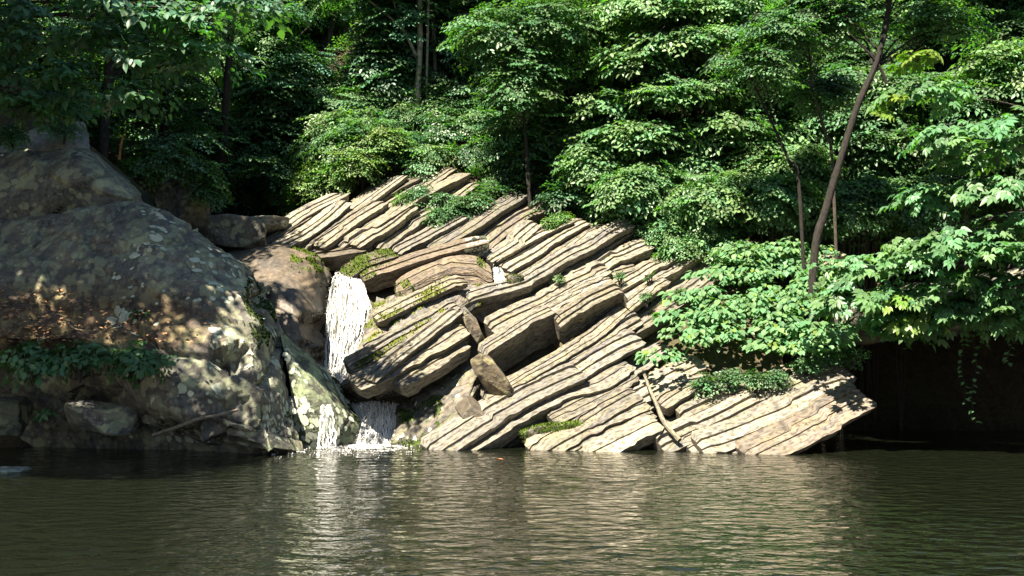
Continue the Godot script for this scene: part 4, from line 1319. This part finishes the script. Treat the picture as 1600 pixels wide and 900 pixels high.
	for b in boughs:
		var p := P(b[0], b[1], b[2])
		limb(base + Vector3(-0.3, clampf(p.y - base.y, 0.2, 3.5) * 0.7, 0.5), p, 0.028, BARK * 0.7, t, 0.3)
		blobs.append([p, Vector3(0.75, 0.26, 0.6), 26])
	crown(blobs, "hand", MIDG * 1.15, 0.8, base, t, 0.3)
	crown([[P(1385, 165, 15.2), Vector3(0.3, 0.2, 0.2), 3], [P(1440, 90, 15.0), Vector3(0.45, 0.12, 0.2), 6], [P(1440, 500, 14.7), Vector3(0.25, 0.12, 0.2), 4], [P(1400, 470, 14.6), Vector3(0.25, 0.1, 0.2), 4]], "hand", YELLOW, 0.85, base, t, 0.25, 0.15)
	# dark shade tree on the left
	t = thing("shade_tree", "dark spreading tree overhanging the huge boulder from the left", "tree")
	base = Vector3(-10.4, 3.2, -17.2)
	trunk([base - Vector3(0, 0.6, 0), base + Vector3(0.2, 3.0, 0.2), base + Vector3(0.4, 6.5, 0.4), base + Vector3(0.8, 10.5, 0)], 0.26, 0.14, DARKBARK, t)
	trunk([base + Vector3(0.2, 2.4, 0.2), P(-60, 130, 15.6), P(0, 95, 15.0), P(45, 65, 14.8), P(110, 60, 14.6)], 0.06, 0.02, BARK, t, "branch")
	blobs = []
	for b in [[60, 70, 14.6], [150, 60, 14.3], [230, 90, 14.4], [110, 120, 14.2], [200, 150, 14.3], [300, 40, 14.4], [60, 160, 14.8], [250, 30, 14.2], [380, 20, 14.0], [330, 90, 14.6], [160, 10, 14.2], [20, 20, 14.6], [-10, 110, 14.8], [10, 160, 15.4], [0, 60, 15.2], [100, 170, 15.2]]:
		var p := P(b[0], b[1], b[2])
		limb(base + Vector3(0.3, clampf(p.y - base.y + 0.5, 1.0, 8.0), 0.3), p, 0.045, DARKBARK, t, 0.35)
		blobs.append([p, Vector3(0.85, 0.26, 0.7), 34])
	crown(blobs, "broad", COOL, 0.72, base, t, 0.3)
	blobs = []
	for k in 72:
		var c := Vector3(-12.6 + 5.1 * rng.randf(), 8.3 + 3.0 * rng.randf(), -17.6 + 10.2 * rng.randf())
		blobs.append([c, Vector3(1.4, 0.5, 1.3), 70])
		limb(base + Vector3(0.5, rng.randf_range(4.0, 9.0), 0.2), c, 0.07, DARKBARK, t, 0.4)
	crown(blobs, "broad", COOL, 1.1, base, t, 0.3)
	# trees of the near right bank, whose crowns keep the hollow and the right of the pool in shade
	for nt in [["large leafy tree on the near right bank shading the hollow", 12.6, -13.0], ["large leafy tree on the right bank shading the right of pool", 12.2, -7.0]]:
		var tb := Vector3(nt[1], ground(nt[1], nt[2]), nt[2])
		var bl3 := []
		for k in 16: bl3.append([tb + Vector3(rng.randf_range(-3.2, 2.5), rng.randf_range(2.2, 8.5), rng.randf_range(-3.2, 3.2)), Vector3(1.4, 0.5, 1.4), 60])
		tree("bank_tree", nt[0], [tb - Vector3(0, 0.4, 0), tb + Vector3(-0.2, 4, 0), tb + Vector3(-0.4, 9, 0)], 0.25, 0.1, BARK, bl3, "broad", MIDG, 1.2, "", 1)
	# dark mass behind the boulders
	var dark := [[[250, 290], 21.5, 1.9], [[340, 300], 22.5, 1.8], [[160, 200], 20.0, 1.8], [[60, 190], 20.5, 1.8], [[420, 300], 25.0, 1.6]]
	var dl := ["dense dark tree behind the lichened rounded rock", "dark tree in shade upstream of the boulders", "dark tree directly above the pale flat-topped stone", "dark tree at the left edge behind the boulders", "shaded tree beside the upper stream bend"]
	for k in dark.size():
		var q: Array = dark[k]
		var dd: float = q[1]
		var p := P(q[0][0], q[0][1], dd)
		p.y = ground(p.x, p.z)
		var top := p + Vector3(0.3, 6.0, 0)
		var bl := []
		for m in 9: bl.append([p + Vector3(rng.randf_range(-1.2, 1.2), 0.7 + m * 0.62, rng.randf_range(-0.8, 0.8)), Vector3(1.3, 0.5, 1.1) * (1.1 - m * 0.04), 46])
		tree("understorey_tree", dl[k], [p - Vector3(0, 0.3, 0), p.lerp(top, 0.5), top], 0.12, 0.05, DARKBARK, bl, "fine", DEEP if k != 4 else COOL, 1.3, "", 1)
	# woods up the valley and up the slope
	var spots := [[360, 250, 27.0], [430, 200, 30.0], [500, 250, 27.0], [560, 200, 31.0], [470, 120, 36.0], [600, 130, 34.0], [390, 60, 34.0], [540, 60, 39.0], [700, 120, 30.0], [760, 190, 26.0], [860, 150, 27.0], [930, 90, 29.0], [1010, 60, 27.0], [1130, 60, 26.5], [1220, 60, 25.5], [1330, 80, 25.0], [1430, 60, 25.0], [1540, 80, 24.0], [1580, 180, 20.5], [1500, 250, 20.0], [900, 260, 22.0], [720, 40, 36.0], [820, 30, 34.0], [290, 120, 29.0], [640, 40, 42.0], [440, 20, 44.0], [330, 30, 31.0], [520, 160, 32.0], [650, 230, 25.5], [800, 100, 29.0], [980, 150, 24.5], [1280, 140, 23.0], [1380, 220, 21.0], [1240, 0, 28.0], [1480, 0, 27.0], [1600, 20, 24.0], [930, 0, 33.0], [760, 100, 30.0], [400, 140, 28.0], [480, 50, 33.0], [570, 120, 29.0], [700, 190, 25.0], [620, 60, 36.0], [560, 10, 40.0], [350, 180, 25.0], [860, 60, 30.0], [1150, 0, 30.0], [1350, 0, 28.0]]
	for k in spots.size():
		var s: Array = spots[k]
		var dd: float = s[2]
		var c := P(s[0], s[1], dd)
		var gy := ground(c.x, c.z)
		if c.x > 4.6 and c.z > -23.0: gy = maxf(gy, 2.7)
		if c.y < gy + 1.0: c.y = gy + 1.0
		var p := Vector3(c.x + rng.randf_range(-0.4, 0.4), gy, c.z)
		var top := c + Vector3(rng.randf_range(-0.5, 0.5), 0.5, rng.randf_range(-0.3, 0.3))
		var bl := []
		var big := dd / 26.0
		for m in 7: bl.append([c + Vector3(rng.randf_range(-1.8, 1.8), rng.randf_range(-1.6, 1.4), rng.randf_range(-0.9, 0.9)) * big, Vector3(1.2, 0.95, 1.0) * big * rng.randf_range(0.75, 1.2), 120])
		var base_col: Color = [MIDG, COOL, BRIGHT, MIDG * 0.8][k % 4]
		var where := "up the valley left of the pale stems"
		if s[0] > 620.0: where = "behind the pale stems and the dark slim sapling"
		if s[0] > 890.0: where = "uphill behind the sunlit tiered tree"
		if s[0] > 1230.0: where = "uphill behind the leaning trunk and hand-shaped leaves"
		if s[1] < 70.0: where += ", at top"
		tree("woodland_tree", "leafy tree " + where, [p - Vector3(0, 0.4, 0), p.lerp(top, 0.5) + Vector3(rng.randf_range(-0.2, 0.2), 0, 0), top], 0.10, 0.04, BARK * 0.7, bl, "beech", base_col, 1.0 + (dd - 24.0) * 0.02, "woodland trees on the far slope", 1)

func build_shrubs() -> void:
	# the big leafy bush over the low ledge: broad leaves laid like shingles
	var t := thing("leafy_bush", "big bright bush of broad leaves over the low ledge", "bush")
	for k in 7:
		var a := G(1120 + k * 38, 560 - k * 8, 0.2)
		var b := P(1080 + k * 42, 500 - k * 10, hd(1080 + k * 42, 500) - 0.9)
		var sm := MB.new()
		tube(sm, bend([a, a.lerp(b, 0.5) + Vector3(0, 0.25, 0.1), b], 4), 0.02, 0.006, 5, BARK, 0.1)
		part("stem", sm.mesh(), M.bark, t)
	var one := MB.new()
	leaf(one, Vector3.ZERO, Vector3.RIGHT, Vector3.UP, 1.0, 0.72, Color.WHITE, 0.16)
	var lm := one.mesh()
	var xf := []
	var cl := []
	var poly := PackedVector2Array([Vector2(1020, 560), Vector2(1040, 500), Vector2(1070, 450), Vector2(1110, 415), Vector2(1160, 385), Vector2(1230, 380), Vector2(1290, 400), Vector2(1305, 440), Vector2(1295, 490), Vector2(1320, 545), Vector2(1270, 560), Vector2(1200, 545), Vector2(1120, 525), Vector2(1060, 560)])
	var lobes := []
	while lobes.size() < 46:
		var q := Vector2(rng.randf_range(1010, 1330), rng.randf_range(375, 570))
		if not Geometry2D.is_point_in_polygon(q, poly): continue
		var near := false
		for l in lobes: near = near or l.distance_to(q) < 24.0
		if near and rng.randf() < 0.9: continue
		lobes.append(q)
	for q in lobes:
		var c := P(q.x, q.y, hd(q.x, q.y) - 0.45 - rng.randf_range(0.0, 0.5))
		var rad := Vector3(rng.randf_range(0.25, 0.5), rng.randf_range(0.14, 0.28), rng.randf_range(0.25, 0.45))
		var size := rng.randf_range(0.09, 0.14)
		for k in 95:
			var dv := Vector3(rng.randfn(), absf(rng.randfn()) * 0.8 - 0.25, rng.randfn() * 0.8 + 0.35).normalized()
			var p := c + dv * rad * rng.randf_range(0.75, 1.1)
			var up := (dv * 0.5 + Vector3(rng.randf_range(-0.4, 0.3), 1.0, rng.randf_range(-0.1, 0.8))).normalized()
			var dir := (Vector3(dv.x, -0.25, dv.z) + Vector3(rng.randf_range(-0.5, 0.5), 0, rng.randf_range(-0.5, 0.5))).slide(up).normalized()
			var sc := size * rng.randf_range(0.6, 1.3)
			xf.append(Transform3D(Basis(dir, up, dir.cross(up)).orthonormalized().scaled(Vector3(sc, sc, sc)), p))
			cl.append(green(Color(0.095, 0.165, 0.07) if rng.randf() < 0.97 else YELLOW, 0.34))
	many("foliage", lm, M.leaf, xf, cl, t)
	# shrubs on the bank above the pale ledge
	var spots := []
	for k in 64: spots.append([rng.randf_range(450, 880), 0.0, 0])
	for k in spots.size():
		var px: float = spots[k][0]
		var py := lerpf(322.0, 268.0, clampf((px - 450.0) / 160.0, 0.0, 1.0)) - rng.randf_range(-22, 95)
		var side := "at the stream end of the pale ledge" if px < 560.0 else ("above the middle of the pale ledge" if px < 700.0 else "between pale ledge and the dark slim sapling")
		shrub("fresh green shrub in the thicket " + side, G(px, py), Vector3(0.7, 0.42, 0.55), 44, "fine", [BRIGHT, MIDG, Color(0.06, 0.13, 0.05)][k % 3], 0.95, "shrubs along the pale ledge")
	for q in [[610, 175], [640, 165], [690, 170], [720, 160], [600, 140], [740, 130], [560, 160]]:
		shrub("sunlit shrub around the foot of the pale multi-stemmed tree", G(q[0], q[1]), Vector3(0.9, 0.5, 0.7), 60, "beech", BRIGHT, 0.95, "shrubs round the pale stems")
	for q in [[480, 318], [515, 300], [460, 330], [540, 288]]:
		shrub("low yellow-green shrub at the left top of pale ledge", G(q[0], q[1]), Vector3(0.5, 0.24, 0.4), 40, "fine", Color(0.12, 0.19, 0.04), 0.75, "yellow-green shrubs by the stream bend")
	for q in [[372, 320], [400, 300], [430, 318], [360, 290], [440, 280], [400, 335]]:
		shrub("dim cool green shrub beside the bend of the upper stream", G(q[0], q[1]), Vector3(0.6, 0.36, 0.5), 36, "fine", COOL, 1.0, "shrubs by the stream bend")
	for q in [[690, 352], [720, 340], [700, 330], [745, 335], [660, 318], [640, 330], [770, 305], [800, 290]]:
		shrub("leafy shrub growing in cracks between upper rock beds", G(q[0], q[1], 0.3), Vector3(0.4, 0.25, 0.35), 30, "fine", MIDG, 0.8, "shrubs between the upper beds")
	for k in 34:
		var px := rng.randf_range(870, 1260)
		var py := rng.randf_range(195, 270.0 if px < 960.0 else 320.0)
		var place := "between the dark slim sapling and tiered tree" if px < 980.0 else ("directly beneath the sunlit tiered tree" if px < 1110.0 else "above the big bush left of the leaning trunk")
		tall_shrub("tall leafy shrub " + place, P(px, py, hd(px, py) - rng.randf_range(0.9, 1.5)), Vector3(0.8, 0.5, 0.5), 85, "beech", BRIGHT, 0.85, "tall shrubs below the tiered tree")
	for k in 14:
		var px := rng.randf_range(1180, 1430)
		var py := rng.randf_range(230, 345)
		tall_shrub("tall shrub standing behind the leaning trunk", P(px, py, minf(hd(px, py), 21.0) - rng.randf_range(0.0, 0.5)), Vector3(0.8, 0.5, 0.55), 80, "beech" if k % 2 else "fine", MIDG if k % 2 else BRIGHT, 0.9, "tall shrubs behind the leaning trunk")
	for k in 22:
		var px := rng.randf_range(350, 560)
		var py := rng.randf_range(120, 290.0 - maxf(0.0, px - 430.0) * 0.38)
		tall_shrub("tall shrub beside the upper stream left of the pale stems", P(px, py, minf(gd(px, py), 27.0) - rng.randf_range(0.5, 1.4)), Vector3(1.0, 0.6, 0.7), 80, "beech", MIDG if k % 2 else BRIGHT, 0.95, "tall shrubs by the upper stream")
	for q in [[440, 285], [470, 270], [505, 262], [540, 250], [575, 235], [455, 305], [520, 280], [490, 295], [605, 225], [560, 262]]:
		tall_shrub("sunny yellow-green shrub rising behind the stream end of pale ledge", P(q[0], q[1], gd(q[0], q[1]) - 1.3), Vector3(0.7, 0.4, 0.45), 70, "fine", Color(0.13, 0.19, 0.06), 0.95, "sunny shrubs behind the pale ledge")
	# right slope
	for k in 70:
		var px := rng.randf_range(870, 1600)
		var py := lerpf(345.0, 300.0, clampf((px - 870.0) / 400.0, 0.0, 1.0)) - rng.randf_range(-20, 130)
		var side := "below the sunlit tiered tree" if px < 1120.0 else ("between tiered tree and leaning trunk" if px < 1280.0 else ("around the foot of the forked black trunk" if px < 1450.0 else "at the right edge of the slope"))
		shrub("green shrub in the thicket " + side, G(px, py, 0.1), Vector3(0.75, 0.42, 0.6), 44, "beech" if k % 2 else "fine", [BRIGHT, MIDG, COOL][k % 3], 0.75, "shrubs on the slope above the face")
	for k in 26:
		var px := rng.randf_range(1290, 1610)
		shrub("shaded shrub under the hand-leaved boughs beside the hollow", G(px, rng.randf_range(330, 440), 0.4), Vector3(0.7, 0.4, 0.6), 40, "fine", COOL, 0.9, "shrubs above the hollow")
	for q in [[1000, 372], [1040, 385], [1060, 410], [985, 350], [1090, 400]]:
		shrub("bright shrub spilling over the upper edge of rock face", G(q[0], q[1], 0.35), Vector3(0.5, 0.3, 0.4), 40, "fine", BRIGHT, 0.9, "shrubs spilling over the face")
	for k in 34:
		var px := rng.randf_range(985, 1262)
		var py := rng.randf_range(300, 425)
		if py > 345.0 + (px - 985.0) * 0.75: continue
		shrub("bright shrub in the cover running down from the slope to big bush", G(px, py, 0.3), Vector3(0.5, 0.3, 0.42), 46, "beech" if k % 2 else "fine", BRIGHT if k % 3 else MIDG, 0.8, "shrubs above the big bush")
	for q in [[330, 318], [250, 280], [315, 285], [275, 262]]:
		shrub("shaded shrub crowding the lichened rounded rock", P(q[0], q[1], 18.2), Vector3(0.4, 0.25, 0.3), 34, "fine", MIDG, 0.9, "shrubs round the lichened rock")
	for q in [[875, 352], [863, 362]]:
		shrub("pale yellow-green plant tucked at the top of rock face", G(q[0], q[1], 0.35), Vector3(0.26, 0.16, 0.2), 18, "fine", Color(0.12, 0.2, 0.06), 0.7, "pale plants on the face", "plant", "plant")
	for q in [[872, 440], [968, 436], [1010, 470], [935, 480], [1060, 462], [1016, 440]]:
		shrub("small leafy seedling rooted in a crack of rock face", H(q[0], q[1], 0.55), Vector3(0.12, 0.06, 0.1), 6, "fern", BRIGHT, 0.6, "seedlings on the rock face", "seedling", "plant")
	for q in [[1100, 610], [1140, 600], [1180, 605], [1215, 600], [1260, 580], [1300, 570], [1330, 565]]:
		shrub("scrappy green plant under the big bush on low ledge", H(q[0], q[1], 0.5), Vector3(0.28, 0.14, 0.2), 16, "fine", MIDG, 0.7, "plants on the low ledge", "plant", "plant")
	# low growth covering the slopes
	var ux := []
	var uc := []
	while ux.size() < 6500:
		var x := rng.randf_range(-22.0, 17.0)
		var z := rng.randf_range(-44.0, -18.2)
		var gp := Vector3(x, ground(x, z), z)
		var q := pix(gp)
		if q.x < 300.0 and z > -19.5: continue
		if q.y > 330.0 or (q.y > 240.0 and q.x > 560.0 and q.x < 780.0 and rng.randf() < 0.75) or q.x < -80.0 or q.x > 1680.0 or q.y < -60.0: continue
		if q.y > 300.0 - maxf(0.0, 560.0 - q.x) * -0.1 and q.x < 560.0: continue
		var sc := rng.randf_range(0.7, 1.5)
		var bs := Basis(Vector3.UP, rng.randf() * TAU) * Basis(Vector3.BACK, rng.randf_range(-0.3, 0.7)) * Basis(Vector3.RIGHT, rng.randf_range(-0.4, 0.4))
		ux.append(Transform3D(bs.scaled(Vector3(sc, sc, sc)), gp + Vector3(0, rng.randf_range(0.05, 0.35), 0)))
		uc.append(green([MIDG, COOL, BRIGHT][ux.size() % 3], 0.3))
	var ug := many("undergrowth", SPRAY.fine[0], M.leaf, ux, uc, self)
	ug.set_meta("label", "low leafy undergrowth covering the wooded slopes between the shrubs"); ug.set_meta("category", "undergrowth")
	# left shaded shrubs on the boulder's shelf
	var ll := ["dark blue-green shrub at the left edge of boulder shelf", "dark green shrub in the middle of boulder shelf", "dark green shrub at the right end of boulder shelf"]
	var lp := [[50, 590], [125, 585], [215, 590]]
	for k in 3:
		shrub(ll[k], P(lp[k][0], lp[k][1], 13.9), Vector3(0.6, 0.3, 0.3), 46, "broad", MIDG, 0.62, "")
	shrub("small sprig with round leaves low above the dark recess", P(75, 650, 14.0), Vector3(0.18, 0.06, 0.1), 4, "broad", MIDG, 0.5, "", "sprig", "plant")
	shrub("tiny seedling standing on the bare flank of huge boulder", P(218, 492, 14.55), Vector3(0.14, 0.05, 0.1), 4, "broad", MIDG, 0.45, "", "seedling", "plant")
	for q in [[210, 245], [240, 258], [100, 215], [20, 225]]:
		shrub("shaded fern-like plant among the boulders under dark tree", G(q[0], q[1], 1.0), Vector3(0.4, 0.2, 0.3), 24, "fine", MIDG, 0.8, "plants among the boulders", "plant", "plant")
	# the hanging vine
	t = thing("hanging_vine", "thin vine of small leaves hanging in front of the dark hollow", "vine")
	for s in [[1505, 455, 630, 15.0], [1522, 455, 660, 15.05], [1540, 460, 540, 15.1], [1420, 490, 545, 15.2], [1476, 480, 525, 15.1], [1578, 490, 570, 15.0]]:
		var pts := []
		for k in 8: pts.append(P(s[0] + sin(k * 1.7 + s[0]) * 4.0, lerpf(s[1], s[2], k / 7.0), s[3]))
		var mb := MB.new()
		var vp := bend(pts, 3)
		tube(mb, vp, 0.005, 0.003, 4, BARK)
		part("stem", mb.mesh(), M.bark, t)
		mb = MB.new()
		for k in range(1, vp.size()):
			for m in 1 + int(rng.randf() < (0.5 if k < 12 else 0.1)):
				var dir := Vector3(rng.randf_range(-1, 1), rng.randf_range(-0.5, 0.1), rng.randf_range(-0.2, 1)).normalized()
				var c := green(BRIGHT, 0.3)
				leaf(mb, vp[k], dir, Vector3(-0.2, 1, 0.4), rng.randf_range(0.06, 0.11), rng.randf_range(0.045, 0.07), c, 0.15)
		part("leaves", mb.mesh(), M.leaf, t, "stuff")

func build_small() -> void:
	# bare root down the crack by the low ledge
	var t := thing("root", "pale woody root running down the crack to the waterline", "root")
	trunk([H(1004, 575, 0.62), H(1014, 605, 0.62), H(1026, 632, 0.62), H(1038, 660, 0.62), H(1062, 688, 0.6)], 0.022, 0.04, Color(0.30, 0.26, 0.19), t, "root")
	t = thing("root", "pale forked root lying below the boulder above dark water", "root")
	trunk([P(240, 680, 14.1), P(275, 668, 14.0), P(310, 655, 13.95), P(345, 648, 13.95), P(372, 640, 14.0)], 0.03, 0.02, Color(0.34, 0.28, 0.21), t, "root")
	t = thing("stick", "short brown broken stick standing upright behind the boulders", "stick")
	trunk([P(186, 250, 17.6), P(189, 228, 17.6), P(193, 210, 17.6)], 0.022, 0.018, Color(0.42, 0.2, 0.09), t, "stick")
	t = thing("floating_leaf", "single reddish leaf floating on the pool below the falls", "leaf")
	var fl := MB.new()
	var fp := P(775, 719, 1.4 / ((719.0 - 560.0) / F))
	leaf(fl, Vector3(fp.x, 0.016, fp.z), Vector3(0.9, 0.05, 0.3).normalized(), Vector3.UP, 0.11, 0.07, Color(0.42, 0.13, 0.06), 0.05)
	part("blade", fl.mesh(), M.dry, t)
	# dead leaves lying on the boulder's shelf and among the beds
	var mb := MB.new()
	for k in 900:
		var px := rng.randf_range(-20, 330)
		var py := 440.0 + rng.randf() * 95.0
		if py < 440.0 + (px - 60.0) * 0.18: continue
		if rng.randf() > 1.15 - px / 330.0: continue
		var d := lerpf(15.1, 14.15, (py - 440.0) / 85.0) - 0.06
		var p := P(px, py, d)
		var tone := rng.randf_range(0.6, 1.3)
		var c := Color(0.30, 0.17, 0.09) * tone
		leaf(mb, p, tip_dir(rng.randf() * TAU, rng.randf_range(-0.4, 0.4)), Vector3(rng.randf_range(-0.4, 0.4), 1, rng.randf_range(0.2, 0.9)), rng.randf_range(0.04, 0.08), 0.035, c, 0.2)
	var f := part("leaf_litter", mb.mesh(), M.dry, self, "stuff")
	f.set_meta("label", "brown dead leaves strewn on the shelf of huge boulder"); f.set_meta("category", "leaf litter")
	mb = MB.new()
	for k in 1500:
		var px := rng.randf_range(560, 1340)
		var py := rng.randf_range(250, 400)
		var p := G(px, py, 0.02)
		if na.get_noise_2d(p.x * 12.0, p.z * 12.0) < -0.05: continue
		var tone := rng.randf_range(0.6, 1.3)
		leaf(mb, p, tip_dir(rng.randf() * TAU, rng.randf_range(-0.4, 0.4)), Vector3(rng.randf_range(-0.4, 0.4), 1, rng.randf_range(0.2, 0.9)), rng.randf_range(0.05, 0.1), 0.045, Color(0.34, 0.2, 0.1) * tone, 0.2)
	f = part("leaf_litter_001", mb.mesh(), M.dry, self, "stuff")
	f.set_meta("label", "brown dead leaves on the slope between bushes and beds"); f.set_meta("category", "leaf litter")

func _ready() -> void:
	rng.seed = 20240
	for n in [[na, 1], [nb, 2], [nc, 3]]:
		n[0].seed = n[1]
		n[0].noise_type = FastNoiseLite.TYPE_SIMPLEX_SMOOTH
		n[0].frequency = 0.05
		n[0].fractal_octaves = 2
	# camera
	var cam := Camera3D.new()
	cam.name = "camera"
	cam.fov = rad_to_deg(2.0 * atan(450.0 / F))
	cam.position = EYE
	cam.rotation = Vector3(PITCH, 0, 0)
	cam.near = 0.1
	cam.far = 400.0
	add_child(cam)
	cam.current = true
	# sky and exposure
	var env := Environment.new()
	env.background_mode = Environment.BG_SKY
	var sm := ProceduralSkyMaterial.new()
	sm.sky_top_color = Color(0.26, 0.33, 0.42)
	sm.sky_horizon_color = Color(0.40, 0.44, 0.47)
	sm.ground_bottom_color = Color(0.1, 0.1, 0.08)
	sm.ground_horizon_color = Color(0.3, 0.33, 0.3)
	sm.sun_angle_max = 3.0
	var sky := Sky.new()
	sky.sky_material = sm
	env.sky = sky
	env.tonemap_mode = Environment.TONE_MAPPER_LINEAR
	env.tonemap_exposure = 5.2
	env.sdfgi_enabled = true
	env.ssao_enabled = true
	env.ssil_enabled = true
	var we := WorldEnvironment.new()
	we.environment = env
	add_child(we)
	# sun: high, from the upper left and a little behind the rocks
	var sun := DirectionalLight3D.new()
	sun.name = "sun"
	sun.basis = Basis.looking_at(-sun_to)
	sun.light_energy = 1.6
	sun.light_color = Color(1.0, 0.95, 0.86)
	sun.light_angular_distance = 0.5
	sun.shadow_enabled = true
	add_child(sun)
	make_materials()
	make_sprays()
	build_ground()
	build_pool()
	build_boulders()
	build_layered_rock()
	build_falls()
	build_trees()
	build_shrubs()
	build_small()
